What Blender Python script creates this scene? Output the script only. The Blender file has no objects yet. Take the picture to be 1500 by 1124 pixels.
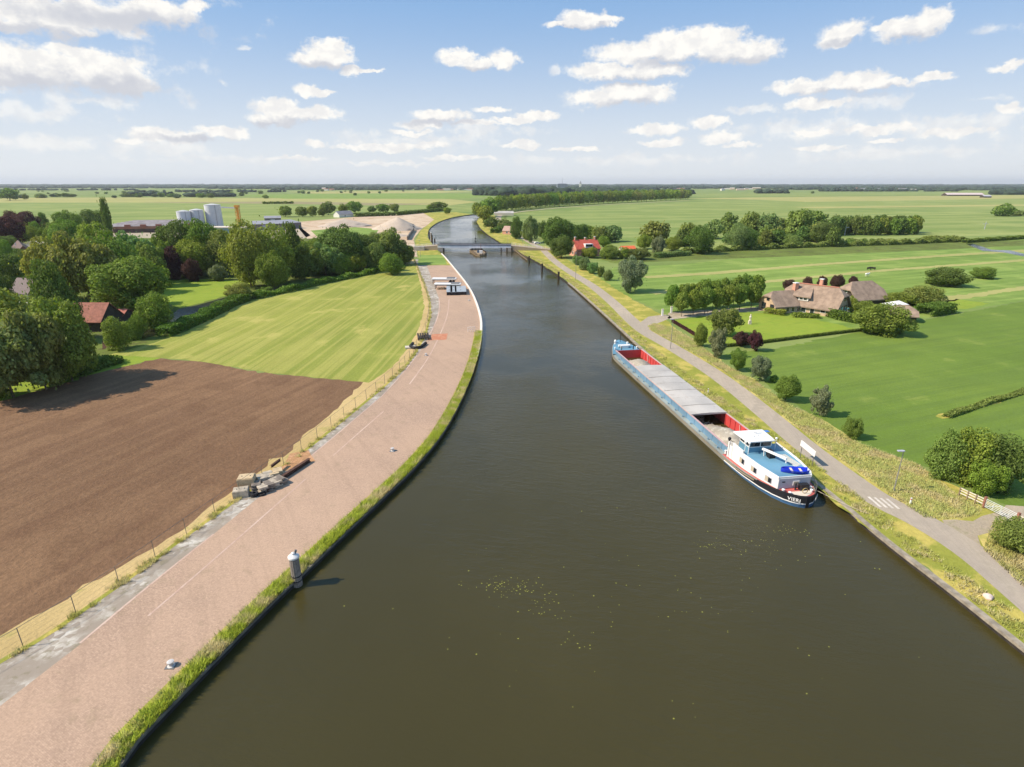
import bpy, bmesh, math, random
import numpy as np
from mathutils import Vector, Matrix

# ------------------------------------------------------------------ camera, sky, sun, exposure
SC = bpy.context.scene
COL = SC.collection
CAM_H = 38.0
PITCH = math.atan((562 - 269) / 833.0)
cam_data = bpy.data.cameras.new("camera")
cam = bpy.data.objects.new("camera", cam_data)
COL.objects.link(cam)
cam.location = (0, 0, CAM_H)
cam.rotation_euler = (math.pi / 2 - PITCH, 0, 0)
cam_data.sensor_width = 36
cam_data.lens = 833.0 / 1500 * 36
cam_data.clip_start = 0.5
cam_data.clip_end = 90000
SC.camera = cam
SC.view_settings.view_transform = 'Standard'
SC.view_settings.look = 'None'
SC.view_settings.exposure = 0.35
SC.view_settings.gamma = 1
SC.cycles.max_bounces = 6
SC.cycles.diffuse_bounces = 2
SC.cycles.glossy_bounces = 2
SC.cycles.transmission_bounces = 3
SC.cycles.volume_bounces = 0
SC.cycles.transparent_max_bounces = 6

CP, SP = math.cos(PITCH), math.sin(PITCH)
def ray(u, v):
    x = (u - 750) / 833.0; y = (562 - v) / 833.0
    return Vector((x, CP + y * SP, -SP + y * CP))
LAND = 1.0
def G(u, v, z=LAND):
    d = ray(u, v)
    t = (z - CAM_H) / d.z
    return Vector((d.x * t, d.y * t, z))
def PX(u, v):                       # metres per photo pixel at the ground point seen there
    p = G(u, v); return (p - Vector((0, 0, CAM_H))).dot(Vector((0, CP, -SP))) / 833.0

SUN_EL = math.radians(44)
SUN_D = Vector((-0.985, -0.17, 0)).normalized()          # towards the sun, on the ground
to_sun = Vector((SUN_D.x * math.cos(SUN_EL), SUN_D.y * math.cos(SUN_EL), math.sin(SUN_EL)))
sl = bpy.data.lights.new("sun", 'SUN')
sl.energy = 4.7
sl.angle = math.radians(0.5)
sl.color = (1.0, 0.90, 0.75)
sun = bpy.data.objects.new("sun", sl)
COL.objects.link(sun)
sun.rotation_euler = (-to_sun).to_track_quat('-Z', 'Y').to_euler()
sun.location = (0, 0, 500)

def pxdir(u, v):
    d = ray(u, v).normalized()
    return math.atan2(d.x, d.y), math.asin(d.z)

CLOUDS = [  # u, v, ru, rv on the photograph, turned into azimuth / elevation
 (60,22,78,30),(150,26,72,24),(232,16,58,20),(286,8,20,10),(15,38,30,12),(100,42,60,9),
 (60,98,88,30),(150,105,66,27),(198,122,36,16),(25,82,50,15),(105,76,42,10),(-30,100,60,35),
 (478,82,34,17),(455,88,28,10),(492,70,20,12),(516,103,16,7),(540,104,22,3),
 (448,131,16,8),(472,135,18,4),
 (408,158,36,15),(455,168,46,12),(400,178,34,9),(420,150,22,8),
 (222,197,32,12),(262,200,50,9),(325,193,36,8),(190,208,22,5),
 (668,84,26,12),(700,94,26,9),(740,88,24,12),
 (853,28,32,12),(826,37,26,5),(885,34,22,7),
 (935,78,66,16),(1010,64,62,21),(1085,76,58,17),(975,60,30,14),(1050,52,40,14),
 (890,103,56,12),(945,103,52,12),(880,142,50,13),(945,138,42,14),(915,130,40,10),
 (1238,48,34,15),(1220,62,22,10),(1335,42,52,15),(1372,26,27,19),(1300,40,22,7),
 (1180,128,56,10),(1248,120,56,12),(1305,122,26,7),(1368,113,30,6),(1200,152,50,9),
 (648,170,40,9),(618,182,34,7),(700,181,40,5),(600,195,30,4),
 (560,216,70,6),(465,211,18,6),(430,231,46,4),(632,212,20,6),
 (958,190,38,7),(1040,179,28,8),(1058,201,30,8),(968,209,30,5),(1085,212,24,4),
 (765,212,30,5),(845,218,40,4),(575,240,60,3),(672,232,46,4),
 (1282,188,48,7),(1190,195,30,5),(1400,194,56,6),(1200,217,36,5),(1300,205,30,4),
 (1480,160,20,9),(1478,96,28,6),(786,170,30,6),(748,176,26,4),(720,159,24,5),
]
FAINT = [(60,165,90,22),(130,150,90,12),(50,205,110,16),(230,215,90,16),(1460,40,40,9),(1250,150,90,20),
 (1400,185,150,22),(1180,190,140,16),(350,235,180,8),(900,235,200,10),(1300,225,220,12),(600,205,120,14),
 (160,10,170,40),(120,110,150,45),(1455,145,60,10),(700,190,90,10),(330,120,12,6),(355,73,10,5),
 (840,150,20,16),(1100,160,40,6),(812,104,10,8)]
SHADE = [(200,36,120,14),(150,128,85,13),(40,120,70,12),(480,98,40,5),(455,183,46,5),(300,205,60,4),
 (1080,92,60,7),(1000,90,60,6),(935,118,70,5),(930,154,50,6),(1340,58,50,7),(1250,135,70,5),(700,103,40,4),
 (1235,64,30,5),(60,48,90,8),(860,41,34,3),(400,186,36,4),(650,180,40,4)]

world = bpy.data.worlds.new("World")
SC.world = world
world.use_nodes = True
nt = world.node_tree
nt.nodes.clear()
def N(tree, t, **kw):
    n = tree.nodes.new(t)
    for k, v in kw.items(): setattr(n, k, v)
    return n
out = N(nt, 'ShaderNodeOutputWorld'); bg = N(nt, 'ShaderNodeBackground')
SKY_STRENGTH = 0.1
bg.inputs['Strength'].default_value = SKY_STRENGTH
nt.links.new(bg.outputs[0], out.inputs[0])
sky = N(nt, 'ShaderNodeTexSky', sky_type='NISHITA', sun_disc=False)
sky.sun_elevation = SUN_EL
sky.sun_rotation = math.atan2(SUN_D.x, SUN_D.y)
sky.air_density = 1.0; sky.dust_density = 1.0; sky.ozone_density = 2.0; sky.altitude = 0
def mth(tree, op, a, b=None, c=None, clamp=False):
    n = N(tree, 'ShaderNodeMath', operation=op, use_clamp=clamp)
    for i, x in enumerate((a, b, c)):
        if x is None: continue
        if isinstance(x, (int, float)): n.inputs[i].default_value = x
        else: tree.links.new(x, n.inputs[i])
    return n.outputs[0]
def sstep(tree, x, a, b, lo=0.0, hi=1.0):
    n = N(tree, 'ShaderNodeMapRange', interpolation_type='SMOOTHSTEP')
    tree.links.new(x, n.inputs['Value'])
    n.inputs['From Min'].default_value = a; n.inputs['From Max'].default_value = b
    n.inputs['To Min'].default_value = lo; n.inputs['To Max'].default_value = hi
    return n.outputs[0]
def mixc(tree, f, a, b, mode='MIX'):
    n = N(tree, 'ShaderNodeMix', data_type='RGBA', blend_type=mode)
    for i, x in ((0, f), (6, a), (7, b)):
        if isinstance(x, (int, float)): n.inputs[i].default_value = x
        elif isinstance(x, tuple): n.inputs[i].default_value = (x[0], x[1], x[2], 1)
        else: tree.links.new(x, n.inputs[i])
    return n.outputs[2]
tc = N(nt, 'ShaderNodeTexCoord')
sep = N(nt, 'ShaderNodeSeparateXYZ'); nt.links.new(tc.outputs['Generated'], sep.inputs[0])
az = mth(nt, 'ARCTAN2', sep.outputs[0], sep.outputs[1])
el = mth(nt, 'ARCSINE', sep.outputs[2])
cmb = N(nt, 'ShaderNodeCombineXYZ'); nt.links.new(az, cmb.inputs[0]); nt.links.new(el, cmb.inputs[1])
# noise in az/el with a finer vertical grain towards the horizon
mp = N(nt, 'ShaderNodeVectorMath', operation='MULTIPLY'); nt.links.new(cmb.outputs[0], mp.inputs[0]); mp.inputs[1].default_value = (1, 1.35, 1)
nz = N(nt, 'ShaderNodeTexNoise', noise_dimensions='2D'); nt.links.new(mp.outputs[0], nz.inputs['Vector'])
nz.inputs['Scale'].default_value = 26; nz.inputs['Detail'].default_value = 9; nz.inputs['Roughness'].default_value = 0.62
nz2 = N(nt, 'ShaderNodeTexNoise', noise_dimensions='2D'); nt.links.new(mp.outputs[0], nz2.inputs['Vector'])
nz2.inputs['Scale'].default_value = 38; nz2.inputs['Detail'].default_value = 5; nz2.inputs['Roughness'].default_value = 0.6
# warp
wv = N(nt, 'ShaderNodeVectorMath', operation='MULTIPLY_ADD')
nt.links.new(nz.outputs['Color'], wv.inputs[0]); wv.inputs[1].default_value = (0.03, 0.024, 0); nt.links.new(cmb.outputs[0], wv.inputs[2])
off = N(nt, 'ShaderNodeVectorMath', operation='SUBTRACT'); nt.links.new(wv.outputs[0], off.inputs[0]); off.inputs[1].default_value = (0.015, 0.012, 0)
def field(tree, vec, lst):
    """distance-like value to a list of ellipses; each step waits for the one before (keeps the shader stack small)"""
    sp = N(tree, 'ShaderNodeSeparateXYZ'); tree.links.new(vec, sp.inputs[0])
    cur = None
    for (u, v, ru, rv) in lst:
        a0, e0 = pxdir(u, v); a1, _ = pxdir(u + ru, v); _, e1 = pxdir(u, v - rv)
        m = N(tree, 'ShaderNodeMapping', vector_type='TEXTURE')
        m.inputs['Location'].default_value = (a0, e0, 0)
        m.inputs['Scale'].default_value = (abs(a1 - a0), abs(e1 - e0), 1e6)
        cx = N(tree, 'ShaderNodeCombineXYZ'); tree.links.new(sp.outputs[0], cx.inputs[0]); tree.links.new(sp.outputs[1], cx.inputs[1])
        if cur is not None: tree.links.new(cur, cx.inputs[2])
        tree.links.new(cx.outputs[0], m.inputs['Vector'])
        d = N(tree, 'ShaderNodeVectorMath', operation='DOT_PRODUCT')
        tree.links.new(m.outputs[0], d.inputs[0]); tree.links.new(m.outputs[0], d.inputs[1])
        cur = d.outputs['Value'] if cur is None else mth(tree, 'SMOOTH_MIN', cur, d.outputs['Value'], 0.25)
    return cur
q = field(nt, off.outputs[0], CLOUDS)
qn = mth(nt, 'ADD', mth(nt, 'SQRT', q), mth(nt, 'MULTIPLY', mth(nt, 'SUBTRACT', nz.outputs['Fac'], 0.5), 1.15))
nz3 = N(nt, 'ShaderNodeTexNoise', noise_dimensions='2D'); nt.links.new(mp.outputs[0], nz3.inputs['Vector'])
nz3.inputs['Scale'].default_value = 110; nz3.inputs['Detail'].default_value = 4; nz3.inputs['Roughness'].default_value = 0.65
qn = mth(nt, 'ADD', qn, mth(nt, 'MULTIPLY', mth(nt, 'SUBTRACT', nz3.outputs['Fac'], 0.5), 0.55))
dens = sstep(nt, qn, 1.36, 0.74)
qf = field(nt, off.outputs[0], FAINT)
qfn = mth(nt, 'ADD', mth(nt, 'SQRT', qf), mth(nt, 'MULTIPLY', mth(nt, 'SUBTRACT', nz.outputs['Fac'], 0.5), 3.2))
densf = mth(nt, 'MULTIPLY', sstep(nt, qfn, 1.15, 0.1), 0.6)
qs = field(nt, off.outputs[0], SHADE)
shd = mth(nt, 'MULTIPLY', sstep(nt, mth(nt, 'ADD', mth(nt, 'SQRT', qs), mth(nt, 'SUBTRACT', nz2.outputs['Fac'], 0.5)), 2.1, 0.5), 1.0)
puff = sstep(nt, nz2.outputs['Fac'], 0.36, 0.62)
lit = mth(nt, 'SUBTRACT', 1.0, mth(nt, 'MULTIPLY', shd, 0.8), clamp=True)
lit = mth(nt, 'MULTIPLY', lit, mth(nt, 'MULTIPLY_ADD', puff, 0.3, 0.7))
ccol = mixc(nt, lit, (4.5, 4.7, 5.3), (8.2, 8.0, 7.6))
horiz = sstep(nt, el, 0.36, -0.08)
horiz = mth(nt, 'POWER', horiz, 1.4)
blue = mixc(nt, 0.75, sky.outputs[0], (1.75, 3.6, 6.5))
skyc = mixc(nt, mth(nt, 'MULTIPLY', horiz, 1.0), blue, (7.3, 7.35, 7.2))
tot = mth(nt, 'MAXIMUM', dens, densf)
up = sstep(nt, el, -0.005, 0.05)
final = mixc(nt, mth(nt, 'MULTIPLY', tot, up), skyc, ccol)
nt.links.new(final, bg.inputs['Color'])

# ------------------------------------------------------------------ helpers
R = random.Random(7)
def tag(o, label=None, cat=None, group=None, kind=None):
    if label: o['label'] = label
    if cat: o['category'] = cat
    if group: o['group'] = group
    if kind: o['kind'] = kind
    return o
def empty(name, loc, rz=0.0, label=None, cat=None, group=None):
    o = bpy.data.objects.new(name, None); COL.objects.link(o)
    o.location = loc; o.rotation_euler = (0, 0, rz); o.empty_display_size = 0.5
    return tag(o, label, cat, group)

class MB:
    def __init__(s): s.v = []; s.f = []
    def add(s, vs, fs):
        b = len(s.v); s.v += [tuple(x) for x in vs]; s.f += [tuple(i + b for i in f) for f in fs]; return s
    def box(s, x0, x1, y0, y1, z0, z1, M=None):
        vs = [Vector(p) for p in ((x0,y0,z0),(x1,y0,z0),(x1,y1,z0),(x0,y1,z0),(x0,y0,z1),(x1,y0,z1),(x1,y1,z1),(x0,y1,z1))]
        if M: vs = [M @ p for p in vs]
        return s.add(vs, [(3,2,1,0),(4,5,6,7),(0,1,5,4),(1,2,6,5),(2,3,7,6),(3,0,4,7)])
    def bar(s, a, b, w, h=None):                      # box beam from a to b
        a = Vector(a); b = Vector(b); h = h or w; d = b - a; L = d.length
        if L < 1e-6: return s
        M = Matrix.Translation(a) @ d.to_track_quat('Y', 'Z').to_matrix().to_4x4()
        return s.box(-w/2, w/2, 0, L, -h/2, h/2, M)
    def tube(s, a, b, r0, r1=None, n=8, caps=True):
        a = Vector(a); b = Vector(b); r1 = r0 if r1 is None else r1
        q = (b - a).to_track_quat('Z', 'Y')
        vs = []
        for p, r in ((a, r0), (b, r1)):
            for i in range(n):
                t = 2 * math.pi * i / n
                vs.append(p + q @ Vector((r * math.cos(t), r * math.sin(t), 0)))
        fs = [(i, (i + 1) % n, n + (i + 1) % n, n + i) for i in range(n)]
        if caps: fs += [tuple(range(n))[::-1], tuple(range(n, 2 * n))]
        return s.add(vs, fs)
    def lathe(s, c, prof, n=16):
        c = Vector(c); vs = []
        for r, z in prof:
            for i in range(n):
                t = 2 * math.pi * i / n
                vs.append(c + Vector((r * math.cos(t), r * math.sin(t), z)))
        fs = []
        for k in range(len(prof) - 1):
            for i in range(n):
                fs.append((k*n+i, k*n+(i+1)%n, (k+1)*n+(i+1)%n, (k+1)*n+i))
        fs += [tuple(range(n))[::-1], tuple(range((len(prof)-1)*n, len(prof)*n))]
        return s.add(vs, fs)
    def prism(s, pts, z0, z1, M=None):               # outline in xy, pushed in z
        n = len(pts)
        vs = [Vector((p[0], p[1], z0)) for p in pts] + [Vector((p[0], p[1], z1)) for p in pts]
        if M: vs = [M @ p for p in vs]
        return s.add(vs, [(i, (i+1) % n, n + (i+1) % n, n + i) for i in range(n)] + [tuple(range(n))[::-1], tuple(range(n, 2*n))])
    def mesh(s, name, mat=None, smooth=False):
        m = bpy.data.meshes.new(name); m.from_pydata(s.v, [], s.f)
        if mat: m.materials.append(mat)
        bm = bmesh.new(); bm.from_mesh(m); bmesh.ops.recalc_face_normals(bm, faces=bm.faces)
        big = [f for f in bm.faces if len(f.verts) > 8]
        if big: bmesh.ops.triangulate(bm, faces=big)
        bm.to_mesh(m); bm.free()
        if smooth: m.polygons.foreach_set('use_smooth', [True] * len(m.polygons))
        m.update()
        return m
    def build(s, name, mat, parent=None, smooth=False, loc=None, rz=0):
        o = bpy.data.objects.new(name, s.mesh(name, mat, smooth)); COL.objects.link(o)
        if parent: o.parent = parent
        if loc is not None: o.location = loc; o.rotation_euler = (0, 0, rz)
        return o

def np_mesh(name, verts, faces, mat, smooth=False):
    m = bpy.data.meshes.new(name)
    verts = np.asarray(verts, dtype=np.float32); faces = np.asarray(faces, dtype=np.int32)
    nv, nf, k = len(verts), len(faces), faces.shape[1]
    m.vertices.add(nv); m.vertices.foreach_set('co', verts.ravel())
    m.loops.add(nf * k); m.loops.foreach_set('vertex_index', faces.ravel())
    m.polygons.add(nf)
    m.polygons.foreach_set('loop_start', np.arange(0, nf * k, k, dtype=np.int32))
    m.polygons.foreach_set('loop_total', np.full(nf, k, dtype=np.int32))
    if smooth: m.polygons.foreach_set('use_smooth', np.ones(nf, dtype=bool))
    m.update(calc_edges=True); m.validate()
    if mat: m.materials.append(mat)
    return m
def link(name, mesh, parent=None, loc=None):
    o = bpy.data.objects.new(name, mesh); COL.objects.link(o)
    if parent: o.parent = parent
    if loc is not None: o.location = loc
    return o

# ------------------------------------------------------------------ materials
def S(r, g, b):                      # sRGB 0-255 -> linear
    return tuple(((c/255)/12.92 if c/255 <= 0.04045 else ((c/255+0.055)/1.055)**2.4) for c in (r, g, b))
def base_mat(name):
    m = bpy.data.materials.new(name); m.use_nodes = True
    t = m.node_tree; b = t.nodes['Principled BSDF']
    return m, t, b
def noise(t, vec, scale, detail=4, rough=0.55, stretch=None, rot=0.0):
    n = N(t, 'ShaderNodeTexNoise')
    n.inputs['Scale'].default_value = scale; n.inputs['Detail'].default_value = detail; n.inputs['Roughness'].default_value = rough
    if stretch or rot:
        mp = N(t, 'ShaderNodeMapping'); t.links.new(vec, mp.inputs['Vector'])
        mp.inputs['Rotation'].default_value = (0, 0, rot)
        if stretch: mp.inputs['Scale'].default_value = stretch
        vec2 = mp.outputs[0]
        if rot and stretch:      # rotate first, then stretch
            mp.inputs['Scale'].default_value = (1, 1, 1)
            vm = N(t, 'ShaderNodeVectorMath', operation='MULTIPLY'); t.links.new(vec2, vm.inputs[0]); vm.inputs[1].default_value = stretch
            vec2 = vm.outputs[0]
        vec = vec2
    t.links.new(vec, n.inputs['Vector'])
    return n.outputs['Fac']
def simple(name, col, rough=0.6, metal=0.0, var=0.12, scale=2.0, bump=0.0, spec=0.4):
    m, t, b = base_mat(name)
    c = N(t, 'ShaderNodeTexCoord')
    n = noise(t, c.outputs['Object'], scale, 5, 0.6)
    lo = tuple(x * (1 - var) for x in col); hi = tuple(min(1, x * (1 + var)) for x in col)
    t.links.new(mixc(t, sstep(t, n, 0.3, 0.7), lo, hi), b.inputs['Base Color'])
    b.inputs['Roughness'].default_value = rough; b.inputs['Metallic'].default_value = metal
    b.inputs['Specular IOR Level'].default_value = spec
    if bump:
        bp = N(t, 'ShaderNodeBump'); bp.inputs['Strength'].default_value = 0.6; bp.inputs['Distance'].default_value = bump
        t.links.new(noise(t, c.outputs['Object'], scale * 4, 4), bp.inputs['Height']); t.links.new(bp.outputs[0], b.inputs['Normal'])
    return m
def ground(name, ca, cb, cc=None, big=0.02, mid=0.3, fine=3.0, rot=0.0, streak=None, streak_amt=0.0, streak_col=None,
           fine_amt=0.35, bump=0.15, rough=0.95, patch=0.5, patch_w=0.12):
    """mottled ground: ca/cb by large noise, cc in patches, fine grain, optional streaks along a direction"""
    m, t, b = base_mat(name)
    c = N(t, 'ShaderNodeTexCoord'); P = c.outputs['Object']
    n1 = noise(t, P, big, 6, 0.6); n2 = noise(t, P, mid, 5, 0.6); n3 = noise(t, P, fine, 4, 0.7)
    col = mixc(t, sstep(t, n1, 0.35, 0.65), ca, cb)
    if cc: col = mixc(t, mth(t, 'MULTIPLY', sstep(t, n2, patch, patch + patch_w), 0.8), col, cc)
    if streak:
        ns = noise(t, P, 1.0, 3, 0.6, stretch=streak, rot=rot)
        col = mixc(t, mth(t, 'MULTIPLY', sstep(t, ns, 0.42, 0.62), streak_amt), col, streak_col or tuple(x * 0.7 for x in ca))
        ns2 = noise(t, P, 4.5, 3, 0.7, stretch=streak, rot=rot)
        col = mixc(t, mth(t, 'MULTIPLY', sstep(t, ns2, 0.45, 0.7), 0.35), col, tuple(x * 0.78 for x in ca))
    g = N(t, 'ShaderNodeMix', data_type='RGBA', blend_type='MULTIPLY'); g.inputs[0].default_value = 1
    t.links.new(col, g.inputs[6])
    gv = mth(t, 'MULTIPLY_ADD', n3, fine_amt * 2, 1 - fine_amt)
    gv = mth(t, 'MULTIPLY', gv, mth(t, 'MULTIPLY_ADD', n2, 0.36, 0.82))
    cb3 = N(t, 'ShaderNodeCombineXYZ')
    for i in range(3): t.links.new(gv, cb3.inputs[i])
    t.links.new(cb3.outputs[0], g.inputs[7])
    t.links.new(g.outputs[2], b.inputs['Base Color'])
    b.inputs['Roughness'].default_value = rough; b.inputs['Specular IOR Level'].default_value = 0.15
    if bump:
        bp = N(t, 'ShaderNodeBump'); bp.inputs['Strength'].default_value = 0.7; bp.inputs['Distance'].default_value = bump
        t.links.new(n3, bp.inputs['Height']); t.links.new(bp.outputs[0], b.inputs['Normal'])
    return m

def leaf_material():
    m, t, b = base_mat('leaves')
    oi = N(t, 'ShaderNodeObjectInfo'); ge = N(t, 'ShaderNodeNewGeometry')
    c = N(t, 'ShaderNodeTexCoord')
    n = noise(t, c.outputs['Object'], 4.0, 3, 0.6)
    v = mth(t, 'MULTIPLY_ADD', ge.outputs['Random Per Island'], 0.7, 0.6)
    v = mth(t, 'MULTIPLY', v, mth(t, 'MULTIPLY_ADD', n, 0.7, 0.65))
    hs = N(t, 'ShaderNodeHueSaturation'); t.links.new(oi.outputs['Color'], hs.inputs['Color'])
    t.links.new(mth(t, 'MULTIPLY_ADD', oi.outputs['Random'], 0.035, 0.488), hs.inputs['Hue'])
    t.links.new(v, hs.inputs['Value'])
    b.inputs['Roughness'].default_value = 0.7; b.inputs['Specular IOR Level'].default_value = 0.15
    t.links.new(hs.outputs[0], b.inputs['Base Color'])
    tr = N(t, 'ShaderNodeBsdfTranslucent')
    tint = mixc(t, 1.0, hs.outputs[0], (1.15, 1.25, 0.5), 'MULTIPLY')
    t.links.new(tint, tr.inputs['Color'])
    mx = N(t, 'ShaderNodeMixShader'); mx.inputs[0].default_value = 0.35
    o = t.nodes['Material Output']
    t.links.new(b.outputs[0], mx.inputs[1]); t.links.new(tr.outputs[0], mx.inputs[2]); t.links.new(mx.outputs[0], o.inputs['Surface'])
    return m
M_LEAF = leaf_material()
M_BARK = simple('bark', S(105, 90, 72), 0.9, var=0.3, scale=6, bump=0.03)

def water_material(name, col, rough=0.06, big=0.35, dist=0.06, ripple=0.05):
    m, t, b = base_mat(name)
    c = N(t, 'ShaderNodeTexCoord'); P = c.outputs['Object']
    n0 = noise(t, P, 0.02, 4, 0.6)
    t.links.new(mixc(t, sstep(t, n0, 0.35, 0.7), col, tuple(x * 1.18 for x in col)), b.inputs['Base Color'])
    b.inputs['IOR'].default_value = 1.33; b.inputs['Specular IOR Level'].default_value = 0.5
    w1 = noise(t, P, big, 5, 0.62, stretch=(0.7, 1.9, 1), rot=0.25)
    w2 = noise(t, P, 3.4, 3, 0.6, stretch=(0.8, 2.0, 1), rot=-0.12)
    gust = sstep(t, noise(t, P, 0.018, 4, 0.6), 0.38, 0.62, 0.2, 1.5)
    hgt = mth(t, 'MULTIPLY', mth(t, 'ADD', w1, mth(t, 'MULTIPLY', w2, 0.35)), gust)
    bp = N(t, 'ShaderNodeBump'); bp.inputs['Strength'].default_value = 1.0; bp.inputs['Distance'].default_value = dist * 8
    t.links.new(hgt, bp.inputs['Height']); t.links.new(bp.outputs[0], b.inputs['Normal'])
    b.inputs['Roughness'].default_value = rough
    return m
M_WATER = water_material('canal_water', S(62, 56, 28), 0.05, big=.8, dist=0.013)
M_POND = water_material('ditch_water', S(45, 45, 32), 0.05, dist=0.01)

# ------------------------------------------------------------------ ground and canal
LEFT_BANK = [(40,1250),(160,1124),(250,1030),(340,938),(400,878),(450,832),(510,774),(560,728),(610,681),(650,632),(680,575),(697,530),(705,490),(704,462),(690,425),(668,397),(649,374),(634,360),(626,347),(628,335),(642,325),(664,318),(690,314.5)]
RIGHT_BANK = [(1760,1150),(1500,948),(1400,868),(1300,793),(1208,722),(1135,660),(1060,600),(955,520),(905,478),(870,446),(830,411),(790,385),(757,368),(735,357),(716,345),(704,335),(698,325),(704,316)]
LB = [G(u, v) for u, v in LEFT_BANK]; RB = [G(u, v) for u, v in RIGHT_BANK]
RB[4] = Vector((40.5, 62.6, LAND)); RB[5] = Vector((38.9, 73.5, LAND)); RB[6] = Vector((36.6, 88.5, LAND)); RB[7] = Vector((31.7, 119.5, LAND))
LB[0] = Vector((-25, -60, LAND)) ; RB.insert(0, Vector((75, -60, LAND)))
def smooth_line(P, n=3):
    for _ in range(n):
        Q = [P[0]]
        for a, b in zip(P, P[1:]): Q += [a.lerp(b, .25), a.lerp(b, .75)]
        Q.append(P[-1]); P = Q
    return P
LBs = smooth_line(LB, 2); RBs = smooth_line(RB, 2)
far = 30000.0
SEAM = Vector((-20, 900, LAND))
def tri_sheet(pts, name, mat, z=None, kind='structure', label=None, cat=None):
    bm = bmesh.new()
    vs = [bm.verts.new((p[0], p[1], p[2] if z is None else z)) for p in pts]
    f = bm.faces.new(vs); bm.normal_update()
    if f.normal.z < 0: f.normal_flip()
    bmesh.ops.triangulate(bm, faces=[f])
    m = bpy.data.meshes.new(name); bm.to_mesh(m); bm.free(); m.materials.append(mat)
    o = link(name, m)
    return tag(o, label, cat, kind=kind)
M_GRASS = ground('meadow_grass', S(108,128,66), S(124,138,72), S(138,146,82), big=0.004, mid=0.02, fine=0.6, fine_amt=0.2,
                 rot=math.radians(4), streak=(0.0015, 0.02, 1), streak_amt=0.5, streak_col=S(146,152,86))
left_land = LBs + [Vector((-10, 1000, LAND)), Vector((-10, far, LAND)), Vector((-far, far, LAND)), Vector((-far, -300, LAND)), Vector((-25, -300, LAND))]
right_land = RBs + [Vector((-10, 1000, LAND)), Vector((-10, far, LAND)), Vector((far, far, LAND)), Vector((far, -300, LAND)), Vector((75, -300, LAND))]
tri_sheet(left_land, 'ground', M_GRASS)
tri_sheet(right_land, 'ground', M_GRASS)
WZ = .4
tri_sheet([(-60, -200, WZ), (95, -200, WZ), (95, 420, WZ), (60, 1050, WZ), (-120, 1050, WZ), (-120, 420, WZ)], 'water', M_WATER)

M_WALL = simple('quay_steel', S(52, 46, 40), 0.85, var=0.35, scale=1.2, bump=0.05)
M_CAP_L = simple('quay_cap', S(112, 105, 92), 0.85, var=0.3, scale=1.5)
M_CAPSTONE = simple('quay_capstone', S(150, 138, 120), 0.9, var=0.3, scale=1.2, bump=0.03)
M_WHITE_KERB = simple('white_concrete', S(225, 215, 200), 0.8, var=0.1, scale=1.0)
def offset_line(P, d):
    out = []
    for i, p in enumerate(P):
        a = P[max(0, i - 1)]; b = P[min(len(P) - 1, i + 1)]
        t = (b - a); t.z = 0; t.normalize(); n = Vector((t.y, -t.x, 0))
        out.append(p + n * d)
    return out
def ribbon(P, d0, d1, z0, z1, name, mat, kind='structure', label=None, cat=None, parent=None):
    """closed strip of rectangular section between offsets d0..d1 (right of the line positive) and heights z0..z1"""
    A = offset_line(P, d0); B = offset_line(P, d1); m = MB(); n = len(P)
    vs = []
    for a, b in zip(A, B): vs += [(a.x,a.y,z0),(b.x,b.y,z0),(b.x,b.y,z1),(a.x,a.y,z1)]
    fs = []
    for i in range(n - 1):
        k = 4 * i
        fs += [(k, k+4, k+5, k+1), (k+1, k+5, k+6, k+2), (k+2, k+6, k+7, k+3), (k+3, k+7, k+4, k)]
    fs += [(0,1,2,3), (4*n-4, 4*n-1, 4*n-2, 4*n-3)]
    m.add(vs, fs)
    o = m.build(name, mat, parent)
    return tag(o, label, cat, kind=kind)
def flat(P, d0, d1, z, name, mat):
    A = offset_line(P, d0); B = offset_line(P, d1)
    vs = [(p.x, p.y, z) for p in A] + [(p.x, p.y, z) for p in B]; n = len(P)
    m = MB().add(vs, [(i, i+1, n+i+1, n+i) for i in range(n - 1)])
    return tag(m.build(name, mat), kind='structure')
lw = empty('quay_wall', LBs[0] * 1, 0, 'dark low quay wall along the left bank with thin worn cap', 'quay wall'); lw.location = (0, 0, 0)
ribbon(LBs, 0.0, 0.22, -1.2, LAND - 0.12, 'wall_face', M_WALL, None, parent=lw)
ribbon(LBs[:42], -0.02, 0.34, LAND - 0.12, LAND + 0.10, 'wall_cap', M_CAP_L, None, parent=lw)
# white concrete kerb on the bend of the quay near the trailers
ks = [p for p in LBs if 118 < p.y < 330]
tag(ribbon(ks, -0.25, 0.36, LAND + .10, LAND + 0.34, 'quay_kerb', M_WHITE_KERB, 'thing'), 'white concrete kerb edging the bend of the brick quay', 'kerb')
rw = empty('quay_wall', (0, 0, 0), 0, 'stone capped bank wall along the right side of the canal', 'quay wall')
ribbon(RBs, 0.0, -0.25, -1.2, LAND - 0.2, 'wall_face', M_WALL, None, parent=rw)
ribbon(RBs[:46], 0.22, -0.4, LAND - 0.2, LAND + 0.10, 'wall_cap', M_CAPSTONE, None, parent=rw)

JR = random.Random(3)
def sheet(px, dz, name, mat, jag=.35, **kw):
    P = [G(u, v) for u, v in px]; Q = []
    for i, a in enumerate(P):            # ragged field edges
        b = P[(i + 1) % len(P)]; l = (b - a).length; d = min(a.length, b.length)
        n = 1 if (not jag or d > 420) else max(1, min(60, int(l / 1.6)))
        for k in range(n):
            p = a.lerp(b, k / n)
            if k: p = p + Vector((JR.gauss(0, jag), JR.gauss(0, jag), 0))
            Q.append(p)
    return tri_sheet(Q, name, mat, z=LAND + dz, **kw)

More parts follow.
